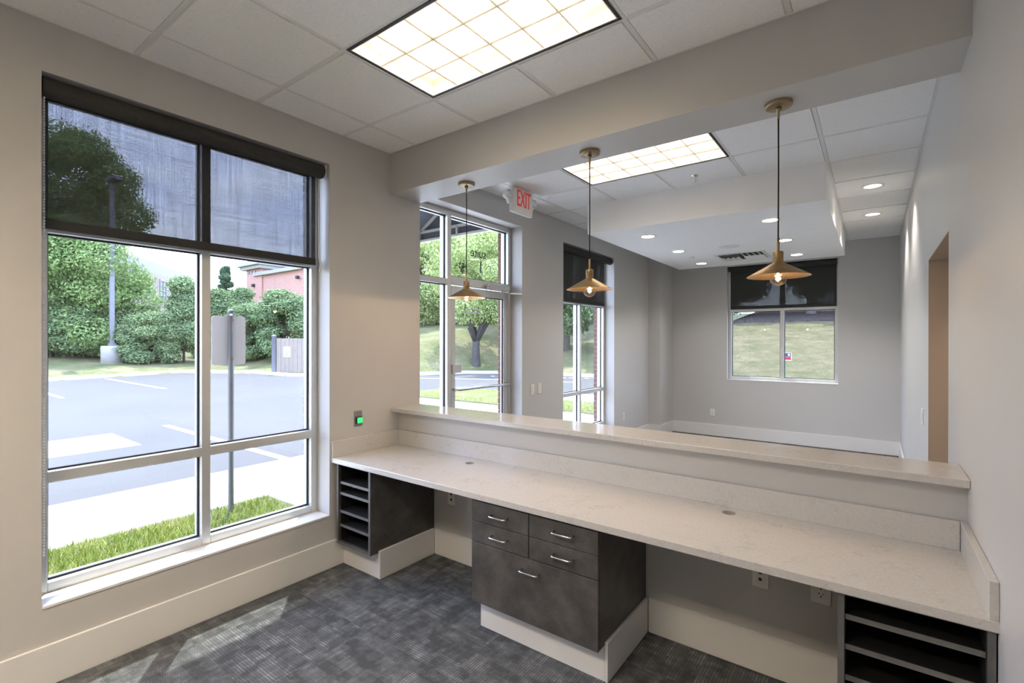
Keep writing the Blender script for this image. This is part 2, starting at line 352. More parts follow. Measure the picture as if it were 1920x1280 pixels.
# ------------------------------------------------------------------ dimensions
XW, H, ZB = 3.335, 3.04, 2.726                 # right wall, ceiling, underside of beam and soffit
Y0, Y1 = -2.6, 8.57                            # rear wall, far wall
WIN1 = (.505, 1.966, .362, 2.806); DOOR = (2.806, 4.277, 0, 2.806); WIN2 = (5.146, 6.60, .345, 2.785); WIN3 = (1.10, 2.626, .95, 2.80)
HALL = (3.2, 4.29, 0, 2.125)
YBF, YBB = 2.492, 2.806

# ------------------------------------------------------------------ room shell
fl = part('floor', B(-.25, XW+.0, Y0, Y1, -.2, -.006), 'carpet', label='charcoal patterned carpet tile floor under the counter', cat='floor', kind='structure')
ct = B(-.305, .305, -.305, .305, -.006, 0, .0006).mesh('carpet_tile'); ct.materials.append(M['carpet'])
S = .61
xs = [.82+S*k for k in range(-2, 5)]; ys = [1.66+S*k for k in range(-7, 12)]
def clipped_tile(x0, x1, y0, y1):
    cx_, cy_ = (x0+x1)/2, (y0+y1)/2
    me = B(x0, x1, y0, y1, -.006, 0, .0006).mesh('carpet_tile', (cx_, cy_, 0)); me.materials.append(M['carpet']); return me, cx_, cy_
for i, x in enumerate(xs):
    for j, y in enumerate(ys):
        xa, xb, ya, yb = max(x-S, 0), min(x, XW), max(y-S, Y0), min(y, Y1)
        if xb-xa < .03 or yb-ya < .03: continue
        if abs(xb-xa-S) < 1e-6 and abs(yb-ya-S) < 1e-6: piece('carpet_tile', ct, fl, (x-S/2, y-S/2, 0), (i+j) % 2*math.pi/2)
        else:
            me, a, b = clipped_tile(xa, xb, ya, yb); piece('carpet_tile', me, fl, (a, b, 0))
wl = part('wall_left', wall_mb('X', -.26, 0, Y0-.2, Y1+.2, -.2, 3.4, [WIN1, DOOR, WIN2]), 'paint', label='grey-beige painted wall with tall window and glazed entrance', cat='wall', kind='structure')
brick_holes = [(h[0]-.0, h[1]+.0, h[2]-.02, h[3]+.02) for h in (WIN1, DOOR, WIN2)]
ven = part('wall_left_brickwork', wall_mb('X', -.325, -.262, Y0-.2, Y1+.3, -.2, 4.2, brick_holes), 'brickwall', label='brown brick outer facing around the tall windows', cat='wall', kind='structure')
bk = B(-.032, .032, 0, .2, 0, .057, .003).mesh('brick'); bk.materials.append(M['brick'])
bk2 = B(-.032, .032, 0, .095, 0, .057, .003).mesh('brick'); bk2.materials.append(M['brick'])
for h in (WIN1, DOOR, WIN2):
    z = max(h[2], .0)+.005; k = 0
    while z < h[3]-.05:
        piece('brick', bk if k % 2 else bk2, ven, (-.297+random.uniform(-.002, .002), h[1]-.004, z)); z += .0677; k += 1
part('wall_right', wall_mb('X', XW, XW+.12, Y0-.2, Y1+.2, -.2, 3.4, [HALL]), 'paint', label='smooth pale grey wall with a cased opening beyond the counter', cat='wall', kind='structure')
part('wall_far', wall_mb('Y', Y1, Y1+.16, 0, XW, -.2, 3.4, [WIN3]), 'paint', label='grey far wall with a wide two-light window', cat='wall', kind='structure')
part('wall_far_brickwork', wall_mb('Y', Y1+.26, Y1+.36, -.26, XW+.12, -.2, 4.2, [WIN3]), 'brickwall', label='brown brick outer facing around the far window', cat='wall', kind='structure')
part('wall_rear', B(0, XW, Y0-.16, Y0, -.2, 3.4), 'paint', label='painted wall behind the camera', cat='wall', kind='structure')
hall = MB().box(XW+.12, 5.2, HALL[0]-.1, HALL[0], -.2, HALL[3]+.1).box(XW+.12, 5.2, HALL[1], HALL[1]+.1, -.2, HALL[3]+.1).box(XW+.12, 5.2, HALL[0], HALL[1], HALL[3], HALL[3]+.1).box(XW+.0005, 5.1, HALL[1]-.004, HALL[1], 0, HALL[3]).box(XW+.0005, 5.1, HALL[0], HALL[0]+.004, 0, HALL[3]).box(XW+.0005, 5.1, HALL[0]+.004, HALL[1]-.004, HALL[3]-.004, HALL[3]).box(5.1, 5.2, HALL[0], HALL[1], -.2, HALL[3]).box(XW, 5.1, HALL[0], HALL[1], -.2, 0)
part('wall_hall', hall, 'hallpaint', label='tan-lit walls and head inside the opening in the right wall', cat='wall', kind='structure')
part('pillar', B(0, .20, 7.95, Y1, 0, H), 'paint', label='shallow painted corner pillar left of the far window', cat='pillar', kind='structure')
part('roof', MB().box(-.92, XW+.3, Y0-.3, Y1+.5, 4.2, 4.4).box(-.262, XW+.12, Y0-.2, Y1+.26, 3.4, 3.5), 'siding', label='roof slab with an eave over the windows', cat='roof', kind='structure')
part('beam', B(0, XW, YBF, YBB, ZB, H+.02), 'paint', label='deep boxed beam carrying the three brass pendants', cat='beam', kind='structure')
sof = MB(); A = [(.57, 4.69), (2.73, 4.69), (2.73, 7.9), (.53, 7.9)]
sof.add([(x, y, z) for z in (ZB, H+.02) for x, y in A], [(0, 3, 2, 1), (4, 5, 6, 7), (0, 1, 5, 4), (1, 2, 6, 5), (2, 3, 7, 6), (3, 0, 4, 7)])
part('ceiling_soffit', sof, 'softwhite', label='dropped white soffit with round downlights in the far room', cat='soffit', kind='structure')
part('wall_counter', B(0, XW, 2.58, 2.74, 0, 1.02), 'paint', label='low knee wall behind the desk under the raised ledge', cat='wall', kind='structure')

# ceiling: tiles and grid
ceil = part('ceiling', B(-.0, XW, Y0, Y1, H+.15, H+.2), 'trim', label='suspended ceiling of square speckled mineral tiles', cat='ceiling', kind='structure')
GX = [0, .298, .907, 1.517, 2.126, 2.736, XW]
GYF = [Y0]+[2.0745-.6096*k for k in range(7, -1, -1)]+[YBF]
GYB = [YBB, 2.90, 3.5091]+[4.1187+.6265*k for k in range(0, 7)]+[8.5, Y1]
TILES = {}
def ceiling_tile_mesh(w, d):
    k = (round(w, 3), round(d, 3))
    if k not in TILES:
        a, b = w/2-.013, d/2-.013; c, e = a-.004, b-.004; o = .012
        mb = MB(); loops = [(a, b, o), (a, b, .003), (c, e, -.005)]; vs = []
        for x, y, z in loops: vs += [(-x, -y, z), (x, -y, z), (x, y, z), (-x, y, z)]
        fs = [(0, 3, 2, 1)]
        for i in range(2):
            for q in range(4): fs.append((i*4+q, i*4+(q+1) % 4, i*4+4+(q+1) % 4, i*4+4+q))
        fs.append((8, 9, 10, 11)); mb.add(vs, fs); me = mb.mesh('ceiling_tile'); me.materials.append(M['tile']); TILES[k] = me
    return TILES[k]
CANS = [(3.03, 5.69), (3.03, 6.95)]
def hole_tile_mesh(x0, x1, y0, y1, hx, hy, r):
    cx_, cy_ = (x0+x1)/2, (y0+y1)/2; a, b = (x1-x0)/2-.013, (y1-y0)/2-.013; n = 32; vs = []; fs = []
    ox, oy = hx-cx_, hy-cy_
    for z, inner in ((-.005, False), (-.005, True), (.012, True), (.012, False)):
        for k in range(n):
            t = 2*math.pi*k/n; dx, dy = math.cos(t), math.sin(t)
            if inner: vs.append((ox+r*dx, oy+r*dy, z))
            else:
                s = min((a-ox if dx > 0 else a+ox)/max(abs(dx), 1e-6), (b-oy if dy > 0 else b+oy)/max(abs(dy), 1e-6)); vs.append((ox+s*dx, oy+s*dy, z))
    for i in range(4):
        for k in range(n): fs.append((i*n+k, i*n+(k+1) % n, (i+1) % 4*n+(k+1) % n, (i+1) % 4*n+k))
    me = MB().add(vs, fs).mesh('ceiling_tile'); me.materials.append(M['tile']); return me, cx_, cy_
SKIP = [(.907, 2.126, 1.465, 2.0745), (.907, 2.126, 3.5091, 4.1187), (.907, 2.126, -.973, -.364)]
def in_skip(x, y): return any(a < x < b and c < y < d for a, b, c, d in SKIP)
for GY in (GYF, GYB):
    for i in range(len(GX)-1):
        for j in range(len(GY)-1):
            x0, x1, y0, y1 = GX[i], GX[i+1], GY[j], GY[j+1]; cx_, cy_ = (x0+x1)/2, (y0+y1)/2
            if in_skip(cx_, cy_): continue
            if GY is GYB and .57 < x0+.01 and x1 < 2.74 and 4.7 < y0 and y1 < 7.9: continue
            c = [q for q in CANS if x0 < q[0] < x1 and y0 < q[1] < y1]
            if c:
                me, a, b = hole_tile_mesh(x0, x1, y0, y1, c[0][0], c[0][1], .072); piece('ceiling_tile', me, ceil, (a, b, H))
            else: piece('ceiling_tile', ceiling_tile_mesh(x1-x0, y1-y0), ceil, (cx_, cy_, H))
    for y in GY[1:-1]:
        for k in range(len(GX)-1):
            cx_ = (GX[k]+GX[k+1])/2
            if in_skip(cx_, y): continue
            part('grid_tee', B(GX[k]+.012, GX[k+1]-.012, y-.012, y+.012, H, H+.02), 'tee', ceil)
    for x in GX[1:-1]:
        ycuts = [GY[0], GY[-1]]
        for a, b, c, d in SKIP:
            if a+.1 < x < b-.1 and GY[0] < c < GY[-1]: ycuts += [c, d]
        ycuts.sort()
        for k in range(0, len(ycuts), 2): part('grid_tee', B(x-.012, x+.012, ycuts[k], ycuts[k+1], H-.001, H+.02), 'tee', ceil)
    for a in ((0, .02), (XW-.02, XW)): part('wall_angle', B(a[0], a[1], GY[0], GY[-1], H-.002, H+.004), 'tee', ceil)
    for a in ((GY[0], GY[0]+.02), (GY[-1]-.02, GY[-1])): part('wall_angle', B(.02, XW-.02, a[0], a[1], H-.002, H+.004), 'tee', ceil)

# baseboards
def base(name, mb, label): return part(name, mb, 'trim', label=label, cat='baseboard', kind='structure')
base('baseboard_left', B(0, .015, Y0, 2.58, 0, .187, .002), 'tall white baseboard under the large left window')
base('baseboard_left.001', MB().box(0, .015, DOOR[1], 7.95, 0, .187).box(0, .215, 7.935, 7.95, 0, .187).box(.2, .215, 7.95, Y1, 0, .187), 'white baseboard along the far room window wall and pillar')
base('baseboard_far', B(.215, XW, Y1-.015, Y1, 0, .187), 'white baseboard under the far window')
base('baseboard_right', MB().box(XW-.015, XW, Y0, 2.0, 0, .187).box(XW-.015, XW, 2.74, HALL[0], 0, .187).box(XW-.015, XW, HALL[1], Y1-.015, 0, .187), 'white baseboard along the right wall')
base('baseboard_counter', MB().box(.42, 1.282, 2.565, 2.58, 0, .187, .002).box(2.06, 2.942, 2.565, 2.58, 0, .187, .002), 'white baseboard on the knee wall under the desk')

# ------------------------------------------------------------------ windows
def glazed(root, axis, face, back, us, zs, bars_u, bars_z, sign):
    """frame bars and panes. `face` room side plane, `back` outer plane; us,zs = frame intervals; returns nothing"""
    def bx(u0, u1, z0, z1, d0, d1, b=0): return B(d0, d1, u0, u1, z0, z1, b) if axis == 'X' else B(u0, u1, d0, d1, z0, z1, b)
    zlo, zhi = zs[0][0], zs[-1][1]
    for k, (a, b) in enumerate(us): part('frame_jamb' if k in (0, len(us)-1) else 'mullion', bx(a, b, zlo, zhi, face, back, .002), 'alu', root)
    for i in range(len(us)-1):
        a, b = us[i][1], us[i+1][0]
        for k, (c, d) in enumerate(zs): part('frame_rail', bx(a, b, c, d, face+sign*.001, back, .002), 'alu', root)
        for j in range(len(zs)-1):
            c, d = zs[j][1], zs[j+1][0]; g = face+(back-face)*.55; w = (back-face)*.05; q = .009
            part('pane', bx(a+.004, b-.004, c+.004, d-.004, g-w*.6, g+w*.6), 'glass', root)
            mb = MB()
            for (aa, bb, cc, dd) in ((a, a+q, c, d), (b-q, b, c, d), (a+q, b-q, c, c+q), (a+q, b-q, d-q, d)):
                mb.add(*(lambda t: (t.v, t.f))(bx(aa, bb, cc, dd, g-w*3.2, g-w*.7)))
            part('gasket', mb, 'gasket', root)
def fr(a, w=.046): return (a, a+w)
w1 = thing('window_1', (-.2, 1.235, .362), 'large six-pane aluminium window at left looking onto the parking lot', 'window', kind='structure')
glazed(w1, 'X', -.15, -.25, [(.505, .551), (1.221, 1.269), (1.92, 1.966)], [(.362, .412), (.893, .946), (2.10, 2.152), (2.756, 2.806)], None, None, -1)
part('window_sill', B(-.15, .004, .506, 1.965, .352, .366, .002), 'trim', w1)
w2 = thing('window_2', (-.2, 5.87, .345), 'narrower aluminium window on the left wall past the entrance door', 'window', kind='structure')
glazed(w2, 'X', -.15, -.25, [(5.146, 5.192), (5.833, 5.880), (6.554, 6.60)], [(.345, .395), (.852, .90), (2.07, 2.12), (2.735, 2.785)], None, None, -1)
part('window_sill', B(-.15, .004, 5.147, 6.599, .335, .349), 'trim', w2)
w3 = thing('window_3', (1.86, Y1+.2, .95), 'two-light aluminium window in the far wall facing the grassy slope', 'window', kind='structure')
glazed(w3, 'Y', Y1+.10, Y1+.20, [(1.10, 1.15), (1.86, 1.915), (2.576, 2.626)], [(.95, 1.0), (2.06, 2.11), (2.75, 2.80)], None, None, 1)
part('window_sill', B(1.101, 2.625, Y1-.004, Y1+.1, .94, .954), 'trim', w3)
# entrance: sidelite, transoms, door leaf
d1 = thing('door_1', (-.2, 3.54, 0), 'glazed aluminium entrance with sidelite, transom and push-bar door', 'door', kind='structure')
def bx(u0, u1, z0, z1, d0=-.15, d1=-.25, b=.002): return B(d0, d1, u0, u1, z0, z1, b)
for n_, a in (('frame_jamb', (2.806, 2.856, .0, 2.806)), ('mullion', (3.288, 3.338, 0, 2.806)), ('frame_jamb', (4.227, 4.277, 0, 2.806)),
              ('frame_rail', (2.856, 3.288, 2.756, 2.806)), ('frame_rail', (3.338, 4.227, 2.756, 2.806)), ('frame_rail', (2.856, 3.288, 2.11, 2.16)),
              ('frame_rail', (3.338, 4.227, 2.11, 2.19)), ('frame_rail', (2.856, 3.288, 0, .1))): part(n_, bx(*a), 'alu', d1)
def pane_of(u0, u1, z0, z1, par, x=-.205):
    g = part('pane', B(x-.003, x+.003, u0+.004, u1-.004, z0+.004, z1-.004), 'glass', par); q = .009; mb = MB()
    for a in ((u0, u0+q, z0, z1), (u1-q, u1, z0, z1), (u0+q, u1-q, z0, z0+q), (u0+q, u1-q, z1-q, z1)): mb.box(x+.004, x+.02, *a)
    part('gasket', mb, 'gasket', par); return g
pane_of(2.856, 3.288, 2.16, 2.756, d1); tp = pane_of(3.338, 4.227, 2.19, 2.756, d1); pane_of(2.856, 3.288, .1, 2.11, d1)
leaf = part('door_leaf', MB().box(-.2, -.155, 3.345, 3.40, .02, 2.10, .002).box(-.2, -.155, 4.155, 4.22, .02, 2.10, .002).box(-.2, -.155, 3.40, 4.155, 2.025, 2.10, .002).box(-.2, -.155, 3.40, 4.155, .02, .25, .002), 'alu', d1)
pane_of(3.40, 4.155, .25, 2.025, leaf, -.185)
part('push_bar', MB().tube([(-.155, 3.37, 1.118), (-.10, 3.37, 1.118), (-.09, 3.40, 1.118), (-.09, 4.17, 1.118), (-.10, 4.19, 1.118), (-.155, 4.19, 1.118)], .014), 'chrome', leaf, label='chrome push bar')
part('lock_plate', MB().box(-.155, -.128, 3.345, 3.46, 1.275, 1.355, .004), 'alu', leaf)
part('hinge_pivot', MB().lathe((-.14, 4.224, 2.05), [(.012, -.05), (.012, .05)], 12, cap=True), 'alu', leaf)
clo = part('door_closer', MB().box(-.15, -.09, 3.84, 4.18, 2.105, 2.155, .006).lathe((-.12, 3.86, 2.13), [(.026, -.03), (.026, .03)], 14, 'Y', cap=True), 'chrome', d1, label='grey overhead door closer')
part('closer_arm', MB().bar((-.12, 4.07, 2.095), (.0, 4.06, 2.07), .02, .01).bar((.0, 4.06, 2.07), (.04, 4.20, 2.075), .022, .012).lathe((-.12, 4.07, 2.1), [(.014, -.02), (.014, .02)], 12, cap=True), 'chrome', clo)
def text_mesh(txt, size, depth=.002):
    c = bpy.data.curves.new('t', 'FONT'); c.body = txt; c.size = size; c.extrude = depth; c.align_x = 'CENTER'; c.align_y = 'CENTER'
    o = bpy.data.objects.new('t', c); COL.objects.link(o); dg = bpy.context.evaluated_depsgraph_get(); dg.update()
    me = bpy.data.meshes.new_from_object(o.evaluated_get(dg)); bpy.data.objects.remove(o); return me
def lettering(name, txt, size, m, parent, origin, ux, uy, sx=1.0):
    me = text_mesh(txt, size); me.materials.clear(); me.materials.append(M[m]); ux, uy = Vector(ux), Vector(uy); uz = ux.cross(uy); ro = root_org(parent)
    for v in me.vertices: p = v.co; v.co = Vector(origin)+ux*p.x*sx+uy*p.y+uz*p.z-ro
    o = bpy.data.objects.new(name, me); COL.objects.link(o); o.parent = parent; return o
# vinyl on the outside of the transom, so it reads backwards from the room
lettering('vinyl_lettering', 'suite', .13, 'vinyl', d1, (-.211, 3.80, 2.47), (0, -1, 0), (0, 0, 1))
lettering('vinyl_lettering', '1', .17, 'vinyl', d1, (-.211, 3.84, 2.33), (0, -1, 0), (0, 0, 1))
marks = MB()
for z_, y_, n_, hgt in ((1.90, 3.66, 5, .022), (1.86, 3.52, 12, .02)):
    for k in range(n_): marks.box(-.1925, -.191, y_+k*.026, y_+k*.026+.019, z_-hgt/2, z_+hgt/2)
part('vinyl_print', marks, 'whitevinyl', leaf, kind='stuff')

# ------------------------------------------------------------------ roller blinds
def blind(name, axis, plane, u0, u1, uf1, ztop, zbot, rollr, m, label, sgn=1):
    c = plane; mid = (u0+u1)/2
    loc = (c, mid, ztop-rollr) if axis == 'X' else (mid, c, ztop-rollr)
    t = thing(name, loc, label, 'roller blind', 'charcoal roller blinds')
    P = lambda d, u, z: (d, u, z) if axis == 'X' else (u, d, z)
    prof = []
    mb = MB().lathe(P(c, 0, ztop-rollr), [(.001, u0), (rollr, u0+.002), (rollr, u1-.012), (rollr-.006, u1-.003), (.001, u1)], 32, 'Y' if axis == 'X' else 'X')
    part('roll', mb, 'roll', t)
    fp = c-sgn*rollr*.92
    sh = MB(); n = 2
    a = fp-sgn*.0006; b = fp+sgn*.0006
    sh.add(B(a, b, u0+.02, uf1, zbot+.045, ztop-rollr).v if axis == 'X' else B(u0+.02, uf1, a, b, zbot+.045, ztop-rollr).v, B(0, 1, 0, 1, 0, 1).f)
    part('blind_fabric', sh, m, t)
    part('bottom_bar', B(fp-.007, fp+.007, u0+.02, uf1, zbot, zbot+.048, .003) if axis == 'X' else B(u0+.02, uf1, fp-.007, fp+.007, zbot, zbot+.048, .003), 'roll', t)
    part('bracket', B(c-rollr*.7, c+rollr*.7, u1-.001, u1+.006, ztop-rollr*1.7, ztop) if axis == 'X' else B(u1-.001, u1+.006, c-rollr*.7, c+rollr*.7, ztop-rollr*1.7, ztop), 'plastic', t)
    return t
b1 = blind('roller_blind', 'X', -.05, .512, 1.945, 1.915, 2.799, 2.105, .047, 'screen', 'charcoal screen roller blind half down on the large left window')
# bead chain and its guard at the right and left jamb of the large window
pts = [(-.075, 1.93, 2.72), (-.075, 1.932, 2.4), (-.075, 1.934, 2.16), (-.072, 1.945, 2.12), (-.07, 1.935, 2.06)]
part('pull_chain', MB().tube(pts, .006, 8), 'plastic', b1)
ch = MB()
for k in range(150): ch.lathe((-.04, .520, 2.70-k*.0142), [(.0012, -.0055), (.0042, -.002), (.0042, .002), (.0012, .0055)], 6)
part('bead_chain', ch, 'plastic', b1, kind='stuff')
blind('roller_blind.001', 'X', -.05, 5.152, 6.58, 6.46, 2.778, 2.078, .046, 'screen_far', 'charcoal roller blind on the narrow window past the entrance')
blind('roller_blind.002', 'Y', Y1+.045, 1.115, 2.612, 2.60, 2.797, 2.10, .04, 'screen_far', 'charcoal roller blind on the far wall window above the slope', -1)

# ------------------------------------------------------------------ counter, ledge, cabinets
top = thing('countertop', (1.667, 2.27, .728), 'long white quartz desk top with upstand below the ledge', 'countertop')
ctop = MB(); GR = [(.874, 2.445), (2.487, 2.475)]
def slab_with_holes():
    # split in x into strips; strips with grommets get a round hole
    segs = [(0, GR[0][0]-.08, None), (GR[0][0]-.08, GR[0][0]+.08, GR[0]), (GR[0][0]+.08, GR[1][0]-.08, None), (GR[1][0]-.08, GR[1][0]+.08, GR[1]), (GR[1][0]+.08, XW, None)]
    ya, yb, z0, z1, n = 1.979, 2.578, .728, .763, 32; mb = MB()
    def quad(a): mb.add(a, [(0, 1, 2, 3)])
    b = .003
    for x0, x1, g in segs:
        quad([(x0, ya, z0+b), (x1, ya, z0+b), (x1, ya, z1-b), (x0, ya, z1-b)]); quad([(x0, ya, z1-b), (x1, ya, z1-b), (x1, ya+b, z1), (x0, ya+b, z1)])
        quad([(x0, ya, z0+b), (x1, ya, z0+b), (x1, ya+b, z0), (x0, ya+b, z0)]); quad([(x0, yb, z0), (x1, yb, z0), (x1, yb, z1), (x0, yb, z1)])
        if not g:
            for z in (z0, z1): quad([(x0, ya+b, z), (x1, ya+b, z), (x1, yb, z), (x0, yb, z)])
            continue
        vs = []; fs = []
        for z, inner in ((z1, 0), (z1, 1), (z0, 1), (z0, 0)):
            for k in range(n):
                t = 2*math.pi*(k+.5)/n; dx, dy = math.cos(t), math.sin(t)
                if inner: vs.append((g[0]+.026*dx, g[1]+.026*dy, z))
                else:
                    s = min((x1-g[0])/max(abs(dx), 1e-6), ((yb-g[1]) if dy > 0 else (g[1]-ya-b))/max(abs(dy), 1e-6)); vs.append((g[0]+s*dx, g[1]+s*dy, z))
        for i in range(3):
            for k in range(n): fs.append((i*n+k, i*n+(k+1) % n, (i+1)*n+(k+1) % n, (i+1)*n+k))
        mb.add(vs, fs)
        # corners left between ring and rectangle
        for z in (z1, z0):
            ring = sorted([v for v in vs[:n]], key=lambda v: math.atan2(v[1]-g[1], v[0]-g[0]))
            for cx_, cy_ in ((x0, ya+b), (x1, ya+b), (x1, yb), (x0, yb)):
                a = math.atan2(cy_-g[1], cx_-g[0]); ang = [math.atan2(v[1]-g[1], v[0]-g[0]) for v in ring]
                i1 = next((i for i, q in enumerate(ang) if q > a), 0); p, q = ring[i1-1], ring[i1]
                mb.add([(p[0], p[1], z), (cx_, cy_, z), (q[0], q[1], z)], [(0, 1, 2)])
    for x in (0, XW): quad([(x, ya+b, z0), (x, yb, z0), (x, yb, z1), (x, ya+b, z1)])
    return mb
part('desk_slab', slab_with_holes(), 'quartz', top)
part('backsplash', B(.022, XW-.024, 2.56, 2.579, .763, .878, .0015), 'quartz', top)
part('side_splash', B(.0005, .021, 1.979, 2.579, .763, .878, .0015), 'quartz', top)
part('side_splash', B(XW-.023, XW-.0005, 1.979, 2.579, .763, .878, .0015), 'quartz', top)
for g in GR: part('grommet', MB().lathe((g[0], g[1], .763), [(.0255, -.034), (.0255, .0), (.031, .0012), (.031, 0)], 28), 'grommet', top)
part('counter_ledge', B(.0005, XW-.0005, 2.507, YBB, 1.022, 1.055, .003), 'quartz', label='raised white quartz transaction ledge above the desk', cat='ledge')

def pigeonhole(x0, x1, shelves, label, base_side):
    t = thing('pigeonhole_cabinet', ((x0+x1)/2, 2.29, 0), label, 'cabinet')
    y0, y1, z0, z1, w = 2.0, 2.575, .172, .726, .019
    def panel(name, a):
        part(name, B(*a), 'laminate', t)
    panel('side_panel', (x0, x0+w, y0+.002, y1, z0, z1)); panel('side_panel', (x1-w, x1, y0+.002, y1, z0, z1))
    panel('bottom_panel', (x0+w, x1-w, y0+.002, y1, z0, z0+w)); panel('top_panel', (x0+w, x1-w, y0+.002, y1, z1-.008, z1))
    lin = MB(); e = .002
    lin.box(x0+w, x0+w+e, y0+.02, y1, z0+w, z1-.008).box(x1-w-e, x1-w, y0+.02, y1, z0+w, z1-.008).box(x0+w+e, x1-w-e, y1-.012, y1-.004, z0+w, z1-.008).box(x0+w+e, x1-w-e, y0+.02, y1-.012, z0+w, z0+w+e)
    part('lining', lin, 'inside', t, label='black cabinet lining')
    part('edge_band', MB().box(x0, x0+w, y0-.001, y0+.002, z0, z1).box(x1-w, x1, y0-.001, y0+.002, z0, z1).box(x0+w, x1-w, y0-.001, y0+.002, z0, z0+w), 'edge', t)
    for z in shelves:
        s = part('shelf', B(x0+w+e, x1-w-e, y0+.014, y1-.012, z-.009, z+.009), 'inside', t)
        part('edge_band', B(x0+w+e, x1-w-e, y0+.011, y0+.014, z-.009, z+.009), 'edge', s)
    part('plinth', B(x0-.02 if x0 < 1 else x0, x1-.002, 2.07, 2.085, 0, z0), 'trim', t)
    if base_side: part('skirting', B(x1-.001, x1+.015, 2.066, 2.564, 0, .187, .002), 'trim', t)
    return t
pigeonhole(.036, .406, (.595, .520, .395, .298), 'small dark open-shelf cabinet under the desk beside the left window', True)
pigeonhole(2.942, XW-.004, (.642, .540, .435, .33), 'dark open-shelf cabinet under the desk against the right wall', False)
dc = thing('drawer_cabinet', (1.662, 2.29, 0), 'charcoal five-drawer cabinet under the middle of the desk', 'cabinet')
part('carcass', MB().box(1.284, 2.043, 2.018, 2.575, .172, .726, .001), 'laminate', dc)
part('plinth', B(1.29, 2.04, 2.07, 2.085, 0, .172), 'trim', dc); part('skirting', B(2.042, 2.058, 2.066, 2.564, 0, .187, .002), 'trim', dc)
def handle(cx_, z, w=.105):
    a, b = cx_-w/2, cx_+w/2
    return MB().tube([(a, 2.0, z), (a, 1.978, z), (a+.004, 1.969, z), (a+.014, 1.966, z), (b-.014, 1.966, z), (b-.004, 1.969, z), (b, 1.978, z), (b, 2.0, z)], .0048, 10)
for (a, b, c, d, hx, hz) in ((1.283, 1.658, .606, .716, 1.477, .662), (1.283, 1.658, .495, .603, 1.479, .552), (1.662, 2.041, .606, .716, 1.862, .667), (1.662, 2.041, .495, .603, 1.861, .556), (1.283, 2.041, .168, .491, 1.672, .432)):
    dr = part('drawer', B(a, b, 2.0, 2.017, c, d, .0015), 'laminate', dc); part('handle', handle(hx, hz), 'chrome', dr, label='satin steel bar handle')

# ------------------------------------------------------------------ ceiling lights
def troffer(name, x0, x1, y0, y1, label, watt=None):
    t = thing(name, ((x0+x1)/2, (y0+y1)/2, H), label, 'ceiling light', 'recessed fluorescent troffers'); e = .018; z = H-.004
    part('trim_frame', MB().box(x0+.004, x1-.004, y0+.004, y0+e, z, H+.03).box(x0+.004, x1-.004, y1-e, y1-.004, z, H+.03).box(x0+.004, x0+e, y0+e, y1-e, z, H+.03).box(x1-e, x1-.004, y0+e, y1-e, z, H+.03), 'blackmetal', t)
    a0, a1, c0, c1 = x0+e, x1-e, y0+e, y1-e
    part('inner_frame', MB().box(a0, a1, c0, c0+.006, z+.002, H+.05).box(a0, a1, c1-.006, c1, z+.002, H+.05).box(a0, a0+.006, c0+.006, c1-.006, z+.002, H+.05).box(a1-.006, a1, c0+.006, c1-.006, z+.002, H+.05), 'louver', t)
    hz = H+.105
    part('housing', MB().box(a0, a1, c0, c1, hz, hz+.012).box(a0, a0+.004, c0, c1, H+.05, hz).box(a1-.004, a1, c0, c1, H+.05, hz).box(a0, a1, c0, c0+.004, H+.05, hz).box(a0, a1, c1-.004, c1, H+.05, hz), 'louver', t)
    part('lamp_diffuser', B(a0+.006, a1-.006, c0+.006, c1-.006, hz-.012, hz-.004), 'tube', t, label='glowing warm white lamp diffuser')
    d = bpy.data.lights.new('lamp', 'AREA'); d.shape = 'RECTANGLE'; d.size = x1-x0-.08; d.size_y = y1-y0-.08; d.energy = watt or TROFFER_W; d.color = LAMP_C; d.spread = R(140)
    o = bpy.data.objects.new('lamp', d); COL.objects.link(o); o.parent = t; o.location = (0, 0, .07)
    nx, ny = 6, 3; zb, zt = z+.003, H+.062
    def blade(p0, p1, nrm):
        # parabolic blade: thin at the bottom edge, flaring towards the top
        vs = []; fs = []; prof = [(-.0011, zb), (-.0016, zb+.015), (-.004, zb+.034), (-.010, zt), (.010, zt), (.004, zb+.034), (.0016, zb+.015), (.0011, zb)]
        for p in (p0, p1):
            for w, zz in prof: vs.append((p[0]+nrm[0]*w, p[1]+nrm[1]*w, zz))
        n = len(prof)
        for k in range(n): fs.append((k, (k+1) % n, n+(k+1) % n, n+k))
        return MB().add(vs, fs, True)
    for k in range(1, nx): x = a0+(a1-a0)*k/nx; part('louver_blade', blade((x, c0+.006), (x, c1-.006), (1, 0)), 'louver', t)
    for k in range(1, ny):
        y = c0+(c1-c0)*k/ny; part('louver_blade', blade((a0+.006, y), (a1-.006, y), (0, 1)), 'louver', t)
    return t
troffer('troffer_light', .907, 2.126, 1.465, 2.0745, 'large louvred fluorescent ceiling light near the camera, over the desk')
troffer('troffer_light.001', .907, 2.126, 3.5091, 4.1187, 'louvred fluorescent ceiling light beyond the beam')
troffer('troffer_light.002', .907, 2.126, -.973, -.364, 'unseen louvred fill light added behind the camera', REAR_FILL_W)  # added out of view, overdriven to fill the front room

